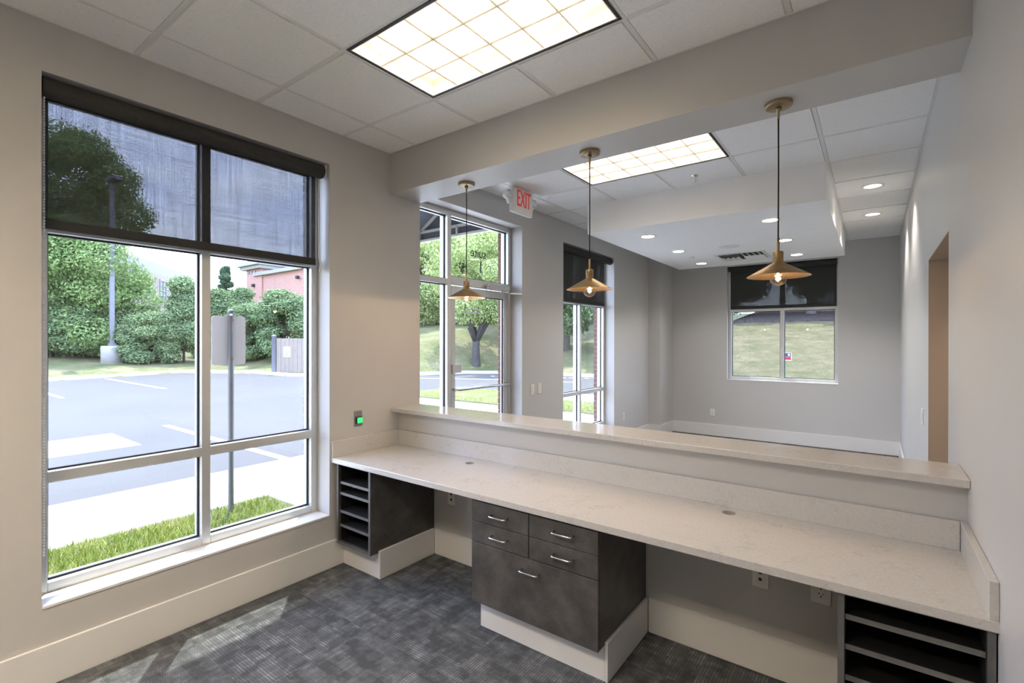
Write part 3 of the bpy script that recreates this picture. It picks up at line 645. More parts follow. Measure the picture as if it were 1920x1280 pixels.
def spot(parent, loc, power, angle=120, color=(1, .95, .88), r=.05):
    d = bpy.data.lights.new('lamp', 'SPOT'); d.energy = power; d.spot_size = R(angle); d.spot_blend = .6; d.color = color; d.shadow_soft_size = r
    o = bpy.data.objects.new('lamp', d); COL.objects.link(o); o.parent = parent; o.location = Vector(loc)-root_org(parent); return o
DL = [(1.052, 5.179), (1.035, 6.271), (.997, 7.45), (2.251, 5.167), (2.231, 6.29), (2.222, 7.427)]
POSN = ['nearest at the left row', 'middle of the left row', 'farthest of the left row', 'nearest of the right row', 'middle of the right row', 'farthest of the right row']
for (x, y), p_ in zip(DL, POSN):
    t = thing('downlight', (x, y, ZB), 'round flat lit downlight in the soffit, '+p_, 'downlight', 'downlights in the dropped soffit')
    part('trim_ring', MB().lathe((x, y, ZB), [(.066, -.001), (.068, -.005), (.080, -.006), (.086, -.003), (.087, -.0002)], 36), 'plastic', t)
    part('lens', MB().lathe((x, y, ZB), [(.0005, -.0025), (.067, -.0025)], 36), 'lens', t)
    spot(t, (x, y, ZB-.02), DOWN_W, 130)
for (x, y), p_ in zip(CANS, ('nearer', 'farther')):
    t = thing('recessed_downlight', (x, y, H), 'recessed round ceiling can light in the strip by the right wall, '+p_+' one', 'downlight', 'can lights by the right wall')
    part('trim_ring', MB().lathe((x, y, H-.005), [(.066, .0), (.068, -.004), (.088, -.005), (.095, -.001), (.095, 0)], 36), 'plastic', t)
    part('baffle', MB().lathe((x, y, H), [(.067, -.005), (.060, .04)], 36), 'louver', t)
    part('lens', MB().lathe((x, y, H), [(.0005, .028), (.062, .028)], 36), 'lens', t)
    spot(t, (x, y, H+.015), 15, 110, r=.03)
t = thing('downlight.006', (4.0, 3.75, HALL[3]-.004), 'round flat downlight in the opening of the right wall', 'downlight')
part('trim_ring', MB().lathe((4.0, 3.75, HALL[3]-.004), [(.066, -.001), (.068, -.005), (.086, -.003), (.087, -.0002)], 24), 'plastic', t)
part('lens', MB().lathe((4.0, 3.75, HALL[3]-.004), [(.0005, -.0025), (.067, -.0025)], 24), 'lens', t); spot(t, (4.0, 3.75, HALL[3]-.02), 4, 140, (1, .80, .6))

def pendant(x, y, label, dz=0):
    t = thing('pendant_lamp', (x, y, ZB), label, 'pendant lamp', 'brass cone pendants under the beam'); zr = 1.893
    part('canopy', MB().lathe((x, y, ZB), [(.0005, -.021), (.052, -.021), (.0595, -.0175), (.061, -.010), (.061, 0)], 40), 'brassdark', t)
    part('cord_collar', MB().lathe((x, y, ZB), [(.0005, -.021), (.014, -.022), (.014, -.030), (.0075, -.036), (.006, -.075), (.0005, -.076)], 20), 'brassdark', t)
    part('cord', MB().tube([(x, y, ZB-.07), (x+.001, y, 2.4), (x, y, 2.07)], .0035, 8), 'cord', t)
    part('stem', MB().lathe((x, y, 0), [(.0005, 2.078), (.0062, 2.076), (.0062, 2.005)], 16), 'brass', t)
    part('socket', MB().lathe((x, y, 0), [(.0062, 2.012), (.0205, 2.011), (.0225, 2.008), (.0225, 1.955), (.019, 1.95), (.019, 1.915), (.0005, 1.912)], 32), 'brass', t)
    part('lamp_shade', MB().lathe((x, y, 0), [(.0225, 1.958), (.137, zr), (.1385, zr-.002), (.136, zr-.0015), (.0222, 1.955)], 64), 'brass', t)
    g = part('bulb', MB().sphere((x, y, 1.884), .038), 'bulbglass', t, label='clear glass globe bulb')
    part('filament', MB().tube([(x-.012, y-.006, 1.894), (x-.006, y+.008, 1.899), (x+.004, y-.008, 1.895), (x+.012, y+.006, 1.899)], .003, 8).lathe((x, y, 1.912), [(.005, 0), (.004, -.012)], 10), 'filament', g, label='glowing orange filament')
    d = bpy.data.lights.new('lamp', 'POINT'); d.energy = 1.5; d.color = (1, .66, .40); d.shadow_soft_size = .012
    o = bpy.data.objects.new('lamp', d); COL.objects.link(o); o.parent = t; o.location = (0, 0, 1.888-ZB)
pendant(.655, 2.655, 'brass cone pendant in front of the entrance door')
pendant(1.655, 2.655, 'brass cone pendant in front of the narrow blinded window')
pendant(2.669, 2.655, 'brass cone pendant in front of the far wall window')

# ------------------------------------------------------------------ small fittings
ex = thing('exit_sign', (.33, 3.81, H), 'white exit sign with red letters and two emergency lamp heads', 'exit sign')
part('housing', B(.298, .342, 3.645, 3.975, 2.79, 3.025, .006), 'plastic', ex)
part('mount_canopy', B(.27, .36, 3.72, 3.90, 3.025, H-.006, .004), 'plastic', ex)
part('face_panel', B(.342, .345, 3.655, 3.965, 2.80, 3.018), 'plastic', ex)
lettering('exit_lettering', 'EXIT', .222, 'red', ex, (.347, 3.82, 2.922), (0, 1, 0), (0, 0, 1), .50)
for y, s, a in ((3.60, -1, .8), (4.02, 1, .25)):
    h_ = part('lamp_head', MB().lathe((.32, y, 2.94), [(.012, -.05), (.03, -.045), (.043, -.012), (.045, .012), (.040, .014)], 24, 'X').bar((.31, y-s*.03, 2.86), (.31, y, 2.91), .03, .02), 'plastic', ex)
    part('reflector', MB().lathe((.32, y, 2.94), [(.0005, -.015), (.02, -.008), (.040, .013)], 24, 'X'), 'chrome', h_)
sp = thing('fire_sprinkler', (1.775, 4.404, H), 'chrome pendent fire sprinkler in the ceiling tile before the soffit', 'sprinkler')
part('escutcheon', MB().lathe((1.775, 4.404, H-.005), [(.034, 0), (.032, -.006), (.016, -.009), (.0005, -.009)], 24), 'chrome', sp)
part('sprinkler_body', MB().lathe((1.775, 4.404, H), [(.011, -.012), (.011, -.03), (.006, -.034)], 12).tube([(1.764, 4.404, H-.03), (1.760, 4.404, H-.042), (1.775, 4.404, H-.056)], .0025, 6).tube([(1.786, 4.404, H-.03), (1.790, 4.404, H-.042), (1.775, 4.404, H-.056)], .0025, 6), 'chrome', sp)
part('deflector', MB().lathe((1.775, 4.404, H-.056), [(.0005, -.002), (.016, -.002), (.016, 0), (.0005, 0)], 16), 'chrome', sp)
spk = thing('ceiling_speaker', (1.63, 6.31, ZB), 'round white speaker grille in the soffit between the downlights', 'speaker')
part('speaker_rim', MB().lathe((1.63, 6.31, ZB), [(.108, -.004), (.112, -.006), (.118, -.004), (.120, 0)], 40), 'plastic', spk)
part('speaker_grille', MB().lathe((1.63, 6.31, ZB), [(.0005, -.004), (.108, -.004)], 40), 'tee', spk)
sc = thing('concealed_sprinkler', (1.035, 6.83, ZB), 'small concealed sprinkler cover plate in the soffit', 'sprinkler')
part('cover_plate', MB().lathe((1.035, 6.83, ZB), [(.0005, -.006), (.040, -.006), (.042, 0)], 28), 'tee', sc)
vx, vy = 1.625, 7.12
vt = thing('air_vent', (vx, vy, ZB), 'square louvred ceiling air diffuser in the soffit', 'vent')
vf = MB(); vs_ = .305
for a in ((-vs_, vs_, -vs_, -vs_+.04), (-vs_, vs_, vs_-.04, vs_), (-vs_, -vs_+.04, -vs_+.04, vs_-.04), (vs_-.04, vs_, -vs_+.04, vs_-.04)): vf.box(vx+a[0], vx+a[1], vy+a[2], vy+a[3], ZB-.008, ZB)
part('vent_frame', vf, 'plastic', vt); part('vent_throat', B(vx-.26, vx+.26, vy-.26, vy+.26, ZB-.002, ZB-.0005), 'dark', vt)
for qx in (-1, 1):
    for qy in (-1, 1):
        for k in range(4):
            c = .03+.06*k; cx_, cy_ = vx+qx*.132, vy+qy*.132; mb = MB()
            if qx*qy > 0:
                y = cy_-.118+.065*k; mb.add([(cx_-.122, y, ZB-.003), (cx_+.122, y, ZB-.003), (cx_+.122, y+qy*.035, ZB-.02), (cx_-.122, y+qy*.035, ZB-.02), (cx_-.122, y+.002, ZB-.003), (cx_+.122, y+.002, ZB-.003), (cx_+.122, y+qy*.035+.002, ZB-.02), (cx_-.122, y+qy*.035+.002, ZB-.02)], [(0, 1, 2, 3), (4, 7, 6, 5), (0, 4, 5, 1), (2, 6, 7, 3), (0, 3, 7, 4), (1, 5, 6, 2)])
            else:
                x = cx_-.118+.065*k; mb.add([(x, cy_-.122, ZB-.003), (x, cy_+.122, ZB-.003), (x+qx*.035, cy_+.122, ZB-.02), (x+qx*.035, cy_-.122, ZB-.02), (x+.002, cy_-.122, ZB-.003), (x+.002, cy_+.122, ZB-.003), (x+qx*.035+.002, cy_+.122, ZB-.02), (x+qx*.035+.002, cy_-.122, ZB-.02)], [(0, 1, 2, 3), (4, 7, 6, 5), (0, 4, 5, 1), (2, 6, 7, 3), (0, 3, 7, 4), (1, 5, 6, 2)])
            part('vent_slat', mb, 'plastic', vt)

def plate(name, axis, pos, out, label, cat, kind, w=.072, h=.117, group=None):
    """wall plate at pos (u, z) on plane; `out` is +1/-1 away from the wall"""
    pl, u, z = pos
    t = thing(name, (pl, u, z) if axis == 'X' else (u, pl, z), label, cat, group)
    def bx(u0, u1, z0, z1, d0, d1, b=0): return B(pl+out*d0, pl+out*d1, u+u0, u+u1, z+z0, z+z1, b) if axis == 'X' else B(u+u0, u+u1, pl+out*d0, pl+out*d1, z+z0, z+z1, b)
    part('cover_plate', bx(-w/2, w/2, -h/2, h/2, .0005, .006, .002), 'plastic', t)
    if kind == 'switch': part('rocker', bx(-.017, .017, -.034, .034, .006, .010, .002), 'plastic', t)
    elif kind == 'outlet':
        part('receptacle', bx(-.0165, .0165, -.034, .034, .006, .009, .002), 'plastic', t); mb = MB()
        for s in (-.017, .017):
            for q in (bx(-.009, -.006, s+.001, s+.010, .009, .0095), bx(.006, .009, s+.001, s+.009, .009, .0095), bx(-.003, .003, s-.010, s-.004, .009, .0095)): mb.add(q.v, q.f)
        part('slots', mb, 'dark', t)
    elif kind == 'data':
        part('jack_insert', bx(-.0165, .0165, -.034, .034, .006, .009, .002), 'plastic', t); mb = MB()
        for s in (-.016, .016): q = bx(-.007, .007, s-.007, s+.007, .009, .0096); mb.add(q.v, q.f)
        part('jack_ports', mb, 'dark', t)
    elif kind == 'jack':
        for s in (-.02, .02): part('jack_port', MB().lathe((pl, u, z) if axis == 'X' else (u, pl, z+s), [(.0005, out*.0085), (.0075, out*.0085), (.009, out*.006)], 14, 'Y' if axis == 'Y' else 'X'), 'dark', t)
    return t
plate('jack_plate', 'Y', (2.58, .582, .448), -1, 'white two-jack wall plate under the desk, left bay', 'outlet', 'jack')
plate('data_plate', 'Y', (2.58, 2.607, .460), -1, 'white data jack plate under the desk, right bay', 'outlet', 'data')
plate('outlet', 'Y', (2.58, 2.852, .462), -1, 'white power outlet under the desk beside the right cabinet', 'outlet', 'outlet', .078)
plate('light_switch', 'X', (0, 4.475, 1.04), 1, 'white rocker switch nearer the entrance door', 'switch', 'switch', group='switches by the entrance')
plate('light_switch.001', 'X', (0, 4.617, 1.045), 1, 'white rocker switch farther from the entrance door', 'switch', 'switch', group='switches by the entrance')
plate('outlet.001', 'X', (0, 6.93, .44), 1, 'white outlet right of the narrow blinded window', 'outlet', 'outlet')
plate('outlet.002', 'Y', (Y1, .873, .385), -1, 'white outlet on the far wall below left of the window', 'outlet', 'outlet')
plate('light_switch.002', 'X', (XW, 4.72, 1.02), -1, 'white switch on the right wall past the opening', 'switch', 'switch')
pb = thing('door_release_button', (0, 2.198, 1.01), 'steel wall plate with a green lit exit button above the desk', 'button')
part('cover_plate', B(.0005, .004, 2.164, 2.233, .953, 1.066, .001), 'steel', pb)
part('button_bezel', B(.004, .016, 2.176, 2.229, .972, 1.020, .002), 'dark', pb); part('button', B(.016, .024, 2.180, 2.226, .976, 1.017, .003), 'green', pb)

# ------------------------------------------------------------------ outside: ground
KERB = [(-24.0, -22), (-24.2, 4.6), (-26.0, 10.2), (-22.5, 12.3), (-19.2, 12.2), (-16.0, 14.3), (-15.0, 16.0), (-13.8, 18.8), (-12.0, 20.0), (-9, 20.3), (-5, 20.6), (-3.2, 18.5), (-2.5, 13.0)]
LOT = KERB+[(-2.5, 12.6), (-8.8, 12.6), (-8.8, 9.9), (-3.6, 9.9), (-3.6, -22)]
def inside(x, y, P=LOT):
    c = False; j = len(P)-1
    for i in range(len(P)):
        if (P[i][1] > y) != (P[j][1] > y) and x < (P[j][0]-P[i][0])*(y-P[i][1])/(P[j][1]-P[i][1])+P[i][0]: c = not c
        j = i
    return c
def sm(a, b, t): t = min(1, max(0, (t-a)/(b-a))); return t*t*(3-2*t)
def height(x, y):
    yk = 12.8+(20.6-12.8)*sm(-19, -14, x) + (12.8-20.6)*sm(-4.5, -2, x)
    d = max(0, y-yk); hill = .218*min(d, 11)+.125*min(max(0, d-11), 12)+.05*max(0, d-23)
    left = .085*min(max(0, -24.6-x), 25)
    return max(hill, left)
def poly_slab(P, z0, z1):
    bm = bmesh.new(); vs = [bm.verts.new((x, y, z1)) for x, y in P]; f = bm.faces.new(vs); bmesh.ops.triangulate(bm, faces=[f])
    bm.verts.index_update(); tri = [[v.index for v in q.verts] for q in bm.faces]; n = len(P); bm.free()
    mb = MB().add([(x, y, z1) for x, y in P]+[(x, y, z0) for x, y in P], tri+[[i+n for i in t[::-1]] for t in tri]+[(i, (i+1) % n, n+(i+1) % n, n+i) for i in range(n)]); return mb
lot = part('road_parking_lot', poly_slab(LOT, -.19, -.1), 'asphalt', label='sunlit grey asphalt parking lot beyond the windows', cat='parking lot', kind='structure')
for a in ([(-7.95, 1.9), (-8.0, 2.76), (-6.41, 2.74), (-6.39, 1.3), (-7.9, 1.0)], [(-18.3, 3.57), (-15.9, 3.52), (-15.9, 3.64), (-18.3, 3.69)], [(-24.0, 6.5), (-16.8, 6.36), (-16.8, 6.49), (-24.0, 6.63)], [(-8.2, 3.6), (-3.62, 3.58), (-3.62, 3.70), (-8.2, 3.72)], [(-13.3, 15.0), (-10.2, 16.55), (-6.5, 17.4), (-6.5, 17.55), (-10.2, 16.72), (-13.3, 15.15)]):
    part('painted_line', poly_slab(a, -.1, -.095), 'line', lot)
for k in range(14): a = -11.6+k*.32; part('painted_letter', B(a, a+.2, 18.0+.12*k, 18.14+.12*k, -.1, -.095), 'line', lot)
kb = MB()
for (a, b) in zip(KERB[:-1], KERB[1:]): kb.bar((*a, -.06), (*b, -.06), .32, .18)
part('kerb', kb, 'kerb', label='pale concrete kerb edging the far side of the lot', cat='kerb', kind='structure')
gx = np.concatenate([np.arange(-95, -30, 2.5), np.arange(-30, 12, .7), np.arange(12, 40, 3)]); gy = np.concatenate([np.arange(-30, -2, 3.), np.arange(-2, 28, .7), np.arange(28, 100, 3)])
tv = []; hs = {}
for i, x in enumerate(gx):
    for j, y in enumerate(gy):
        z = height(x, y)-.03
        if inside(x, y): z = -.22
        elif -3.7 < x < 8 and y < 12.7: z = -.24
        tv.append((x, y, z))
ny_ = len(gy); tf = [(i*ny_+j, (i+1)*ny_+j, (i+1)*ny_+j+1, i*ny_+j+1) for i in range(len(gx)-1) for j in range(ny_-1)]
left_f = [f for f in tf if tv[f[0]][0] < -4.2]; right_f = [f for f in tf if tv[f[0]][0] >= -4.2]
def sub(fs):
    ids = sorted({i for f in fs for i in f}); mp_ = {k: n for n, k in enumerate(ids)}; return MB().add([tv[i] for i in ids], [tuple(mp_[i] for i in f) for f in fs], True)
part('ground_lawn', sub(left_f), 'lawn', label='green lawn and wooded bank beyond the parking lot', cat='lawn', kind='structure')
part('ground_slope', sub(right_f), 'drylawn', label='sunny dry grass slope seen through the far window', cat='slope', kind='structure')
side = part('ground_sidewalk', MB().box(-3.6, -2.2, -22, 9.9, -.2, -.085).box(-2.2, -.38, 2.66, 9.9, -.2, -.085).box(-2.2, -.38, -22, -1.0, -.2, -.085), 'concrete', label='white concrete sidewalk along the building', cat='sidewalk', kind='structure')
slabm = B(-.69, .69, -.745, .745, 0, .012, .004).mesh('paving_slab'); slabm.materials.append(M['concrete'])
for k in range(10): piece('paving_slab', slabm, side, (-2.895, -4.25+k*1.5, -.087))
slab2 = B(-.88, .88, -.745, .745, 0, .012, .004).mesh('paving_slab'); slab2.materials.append(M['concrete'])
for k in range(3): piece('paving_slab', slab2, side, (-1.28, 3.42+k*1.5, -.087))
part('ground_concrete_apron', MB().box(-8.7, -3.6, 7.2, 9.9, -.1, -.09).box(-5.2, -1.6, 11.6, 12.9, -.1, .0), 'concrete', label='pale concrete apron outside the entrance', cat='sidewalk', kind='structure')
part('ground_island', MB().box(-8.8, -1.0, 9.9, 12.6, -.2, -.05), 'lawn', label='small green lawn island in front of the entrance', cat='lawn', kind='structure')
part('ground_strip', MB().box(-2.2, -.375, -1.0, 2.66, -.2, -.1), 'lawn', label='narrow grass bed under the large window', cat='lawn', kind='structure')
def blades(name, n, x0, x1, y0, y1, z, hmin, hmax, label, keep=None):
    rs = np.random.RandomState(5); P = np.stack([rs.uniform(x0, x1, n), rs.uniform(y0, y1, n), np.full(n, z)], 1)
    if keep is not None: P = P[[keep(p[0], p[1]) for p in P]]
    n = len(P); a = rs.uniform(0, 2*np.pi, n); h = rs.uniform(hmin, hmax, n); w = rs.uniform(.003, .006, n); tl = rs.normal(0, .025, (n, 2))
    d = np.stack([np.cos(a)*w, np.sin(a)*w, 0*a], 1); tip = P+np.stack([tl[:, 0], tl[:, 1], h], 1)
    V = np.stack([P-d, P+d, tip], 1).reshape(-1, 3); me = bpy.data.meshes.new(name)
    me.from_pydata(V.tolist(), [], [(3*i, 3*i+1, 3*i+2) for i in range(n)]); me.materials.append(M['blade'])
    o = bpy.data.objects.new(name, me); COL.objects.link(o); return tag(o, label, 'grass', None, 'stuff')
blades('grass', 26000, -2.18, -.45, -.9, 2.62, -.1, .03, .10, 'short green grass blades below the large window', lambda x, y: random.random() < (1 if y < 1.95 else .55))
blades('grass.001', 14000, -8.6, -1.2, 9.95, 12.5, -.05, .03, .09, 'short green grass blades on the entrance island')
mul = MB(); nx_, ys_ = 40, [23.8, 24.4, 26, 28, 30, 32, 35.5]
mul.add([(-7+k*.5, y+(.25*math.sin(k*1.3) if j == 0 else 0), height(-7+k*.5, y)+(-.12 if j == 0 else .05)) for k in range(nx_) for j, y in enumerate(ys_)], [(k*7+j, (k+1)*7+j, (k+1)*7+j+1, k*7+j+1) for k in range(nx_-1) for j in range(6)], True)
part('ground_mulch', mul, 'mulch', label='dark mulch bed above the dry grass slope', cat='mulch bed', kind='structure')

# ------------------------------------------------------------------ outside: things
sg = thing('sign_post', (-1.977, 2.176, -.1), 'grey sign post with a blank rounded sign back outside the window', 'sign')
part('pole', MB().lathe((-1.977, 2.176, 0), [(.026, -.1), (.026, 1.85), (.03, 1.852), (.03, 1.868), (.02, 1.88), (.0005, 1.884)], 18), 'post', sg)
def rounded(w, h, r):
    P = []
    for cx_, cz_, a0 in ((w/2-r, h/2-r, 0), (-w/2+r, h/2-r, 90), (-w/2+r, -h/2+r, 180), (w/2-r, -h/2+r, 270)):
        for k in range(6): a = R(a0+18*k); P.append((cx_+r*math.cos(a), cz_+r*math.sin(a)))
    return P
P = rounded(.312, .475, .03); n = len(P)
part('sign_plate', MB().add([(-2.006, 2.17+u, 1.581+z) for u, z in P]+[(-2.010, 2.17+u, 1.581+z) for u, z in P], [tuple(range(n)), tuple(range(n, 2*n))[::-1]]+[(i, (i+1) % n, n+(i+1) % n, n+i) for i in range(n)]), 'signback', sg)
for z in (1.40, 1.78): part('bolt', MB().lathe((-1.951, 2.176, z), [(.0005, .012), (.008, .01), (.008, 0)], 10, 'X'), 'signred', sg)
lx, ly, lz = -29.6, 8.16, height(-29.6, 8.16)-.05
M['basecon'] = plain('weathered_concrete', (.30, .29, .28), .9, var=.1, scale=3)
lp = thing('lamp_post', (lx, ly, lz), 'tall grey parking lot lamp post on a round concrete base', 'lamp post')
part('concrete_base', MB().lathe((lx, ly, lz), [(.0005, .92), (.45, .92), (.47, .89), (.47, -.05), (.0005, -.05)], 28), 'basecon', lp)
part('pole', MB().box(lx-.1, lx+.1, ly-.1, ly+.1, lz+.92, 10.2, .01).box(lx-.16, lx+.16, ly-.16, ly+.16, lz+.92, lz+1.05, .01), 'post', lp)
part('lamp_head', MB().box(lx-.1, lx+.9, ly-.25, ly+.25, 10.0, 10.22, .03), 'post', lp)
# dumpster enclosure gate
p0 = Vector((-20.67, 12.29, 0)); dv = Vector((1.18, .88, 0)).normalized(); du = Vector((0, 0, 1)); dn = dv.cross(du)
zg = -.12
fn = thing('board_fence', (p0.x, p0.y, zg), 'tan board enclosure gate with a white notice beyond the lot', 'fence')
part('post', MB().lathe((p0.x, p0.y, 0), [(.11, zg), (.11, 1.78), (.12, 1.79), (.09, 1.86), (.0005, 1.88)], 16), 'post', fn)
def slab(a, w, z0, z1, off, th):
    q = [p0+dv*a+dn*off, p0+dv*(a+w)+dn*off, p0+dv*(a+w)+dn*(off+th), p0+dv*a+dn*(off+th)]
    return MB().add([(v.x, v.y, z) for z in (z0, z1) for v in q], [(0, 3, 2, 1), (4, 5, 6, 7), (0, 1, 5, 4), (1, 2, 6, 5), (2, 3, 7, 6), (3, 0, 4, 7)])
for k in range(11): part('board', slab(.14+k*.205, .195, zg, 1.70-.012*(k % 2), 0, .025), 'tan', fn)
for z in (.2, 1.4): part('rail', slab(.12, 2.3, z, z+.1, -.05, .05), 'tan', fn)
part('notice', slab(.47, .34, .78, 1.28, .026, .004), 'paper', fn)
nm = MB()
for k in range(5): q = slab(.52, .24-.05*(k % 2), .86+k*.075, .885+k*.075, .0305, .002); nm.add(q.v, q.f)
part('notice_print', nm, 'vinyl', fn, kind='stuff')
# awning over the entrance
aw = thing('awning', (-1.1, 3.8, 2.92), 'dark navy entrance awning on a pale tube frame', 'awning')
def sheet(pts): 
    a = [Vector(p) for p in pts]; nn = (a[1]-a[0]).cross(a[2]-a[0]).normalized()*.003; n = len(a)
    return MB().add([p+nn for p in a]+[p-nn for p in a], [tuple(range(n)), tuple(range(n, 2*n))[::-1]]+[(i, (i+1) % n, n+(i+1) % n, n+i) for i in range(n)])
ya, yb = 2.98, 4.62
part('canopy_fabric', sheet([(-1.95, ya, 3.06), (-1.95, yb, 3.06), (-.38, yb, 4.05), (-.38, ya, 4.05)]), 'awning', aw)
part('valance', sheet([(-1.95, ya, 2.92), (-1.95, yb, 2.92), (-1.95, yb, 3.06), (-1.95, ya, 3.06)]), 'awning', aw)
for y in (ya, yb): part('side_fabric', sheet([(-1.95, y, 2.92), (-.38, y, 2.92), (-.38, y, 4.05), (-1.95, y, 3.06)]), 'awning', aw)
for y in (ya+.03, yb-.03):
    for a, b in (((-1.93, 2.93), (-.38, 2.93)), ((-1.93, 3.05), (-.38, 3.05)), ((-1.93, 3.05), (-.38, 4.03)), ((-1.93, 2.93), (-1.93, 3.05)), ((-1.24, 2.93), (-1.24, 3.05))):
        part('tube', MB().bar((a[0], y, a[1]), (b[0], y, b[1]), .03, .03), 'awntube', aw)
for z in (2.93, 3.05): part('tube', MB().bar((-1.93, ya, z), (-1.93, yb, z), .03, .03), 'awntube', aw)
part('tube', MB().bar((-1.93, 3.8, 3.05), (-.38, 3.8, 4.03), .03, .03), 'awntube', aw)
# yard sign on the slope
yx, yy = 1.113, 15.36; yz = height(yx, yy)-.03
ysn = thing('yard_sign', (yx, yy, yz), 'small red and navy yard sign on a green stake in the slope', 'sign')
zt = 1.25
part('stake', MB().bar((yx, yy, yz), (yx, yy, zt+.13), .014, .014), 'stake', ysn)
part('sign_board', B(yx-.10, yx+.115, yy-.012, yy-.008, zt-.20, zt+.01), 'paper', ysn)
part('sign_print', MB().box(yx-.09, yx+.105, yy-.014, yy-.012, zt-.10, zt+.0), 'signblue', ysn, label='navy upper half')
part('sign_print', MB().box(yx-.09, yx+.105, yy-.014, yy-.012, zt-.19, zt-.105).box(yx-.085, yx-.02, yy-.015, yy-.014, zt-.08, zt-.03), 'signred', ysn, label='red lower half')
part('sign_emblem', MB().lathe((yx+.055, yy-.014, zt-.05), [(.0005, -.002), (.03, -.002), (.03, 0)], 16, 'Y'), 'paper', ysn)

# ------------------------------------------------------------------ outside: buildings
def wallbox(name, P0, d, length, z0, z1, depth, m, par):
    d = Vector((d[0], d[1], 0)).normalized(); nrm = Vector((-d.y, d.x, 0)); a = Vector((*P0, 0)); q = [a, a+d*length, a+d*length+nrm*depth, a+nrm*depth]
    return part(name, MB().add([(v.x, v.y, z) for z in (z0, z1) for v in q], [(0, 3, 2, 1), (4, 5, 6, 7), (0, 1, 5, 4), (1, 2, 6, 5), (2, 3, 7, 6), (3, 0, 4, 7)]), m, par)
def building_windows(par, P0, d, spots, out):
    d = Vector((d[0], d[1], 0)).normalized(); nrm = Vector((-d.y, d.x, 0))*out; a = Vector((*P0, 0))
    for s, w, z0, z1 in spots:
        def bx(s0, s1, y0, y1, o0, o1):
            q = [a+d*s0+nrm*o0, a+d*s1+nrm*o0, a+d*s1+nrm*o1, a+d*s0+nrm*o1]
            return [(v.x, v.y, z) for z in (y0, y1) for v in q], [(0, 3, 2, 1), (4, 5, 6, 7), (0, 1, 5, 4), (1, 2, 6, 5), (2, 3, 7, 6), (3, 0, 4, 7)]
        f = MB(); t = .12
        for r_ in ((s, s+w, z0-.12, z0), (s, s+w, z1, z1+.18), (s-t, s, z0-.12, z1+.18), (s+w, s+w+t, z0-.12, z1+.18), (s, s+w, (z0+z1)/2-.05, (z0+z1)/2+.05), (s+w/2-.03, s+w/2+.03, z0, z1), (s, s+w, z0*.75+z1*.25-.03, z0*.75+z1*.25+.03), (s, s+w, z0*.25+z1*.75-.03, z0*.25+z1*.75+.03)): f.add(*bx(*r_, 0, .12))
        fo = part('window', f, 'cream', par); g = MB(); g.add(*bx(s, s+w, z0, z1, .0, .03)); part('pane', g, 'roofgrey', fo)
b1_ = thing('brick_building', (-60.7, 21.1, 0), 'dusky brick building with cream cornice and tall sash windows behind the trees', 'building')
A0, Ad = (-55.03, 16.7), (-.788, .616)
A1 = (A0[0]+.788*8, A0[1]-.616*8)
wallbox('wall', A1, Ad, 22.4, -1, 8.6, 10, 'brickgrey', b1_)
wallbox('frieze', (A1[0]+.616*.15, A1[1]+.788*-.15), Ad, 22.5, 8.45, 9.35, 10.3, 'cream', b1_)
wallbox('cornice', (A1[0]+.616*.5, A1[1]-.788*.5), Ad, 22.9, 9.35, 9.8, 11, 'cream', b1_)
building_windows(b1_, A0, Ad, [(-3.3, 1.3, 5.9, 8.0), (.7, 1.3, 5.9, 8.0), (4.6, 1.4, 5.9, 8.0), (8.6, 1.4, 5.9, 8.0), (.7, 1.3, 1.6, 3.9), (4.6, 1.4, 1.6, 3.9), (8.6, 1.4, 1.6, 3.9)], -1)
b2_ = thing('brick_building.001', (-44, 25.5, 0), 'red brick building with white cornice bands, seen between the small trees', 'building')
part('wall', B(-51.7, -37, 25.5, 40, -1, 8.45), 'brickfar', b2_); part('tower', B(-51.7, -48.4, 25.35, 31, -1, 9.15), 'brickfar', b2_)
part('cornice', MB().box(-52.3, -48.0, 24.9, 31.5, 9.15, 9.5).box(-52.6, -47.8, 24.6, 31.7, 9.5, 9.95), 'cream', b2_)
part('cornice_band', MB().box(-49.9, -36.7, 25.1, 40.2, 8.4, 8.75), 'cream', b2_)
rf = MB().add([(-48.0, 26.0, 8.75), (-37, 26.0, 8.75), (-39, 33, 10.4), (-45.5, 33, 10.4)], [(0, 1, 2, 3)]).add([(-48.0, 26.0, 8.75), (-48, 40, 8.75), (-45.5, 33, 10.4)], [(0, 1, 2)])
part('roof', rf, 'roofgrey', b2_)
for x in (-51.2, -50.5, -49.8): part('cornice_block', B(x-.14, x+.14, 25.25, 25.35, 8.75, 9.0), 'cream', b2_)
for x, z in ((-50.0, 7.3), (-41.3, 7.5)): part('wall_lamp', B(x-.18, x+.18, 25.1, 25.36, z, z+.3, .03), 'dark', b2_)
for k, (x, z0) in enumerate(((-39.6, 5.6),)): building_windows(b2_, (x, 25.5), (1, 0), [(0, 1.3, 4.0, 6.0)], -1)
hs_ = thing('house', (6, 52, 4), 'pale sided house glimpsed between trees above the slope', 'building')
part('wall', B(-1.5, 12, 52, 60, 3, 10.5), 'siding', hs_)
for k in range(10): part('siding_board', B(-1.5, 12, 51.96, 52, 5.5+k*.5, 5.97+k*.5), 'siding', hs_)
part('roof', MB().add([(-2, 51.5, 10.5), (12.5, 51.5, 10.5), (12.5, 56, 13), (-2, 56, 13), (-2, 60.5, 10.5), (12.5, 60.5, 10.5)], [(0, 1, 2, 3), (3, 2, 5, 4), (0, 3, 4), (1, 5, 2)]), 'roofgrey', hs_)

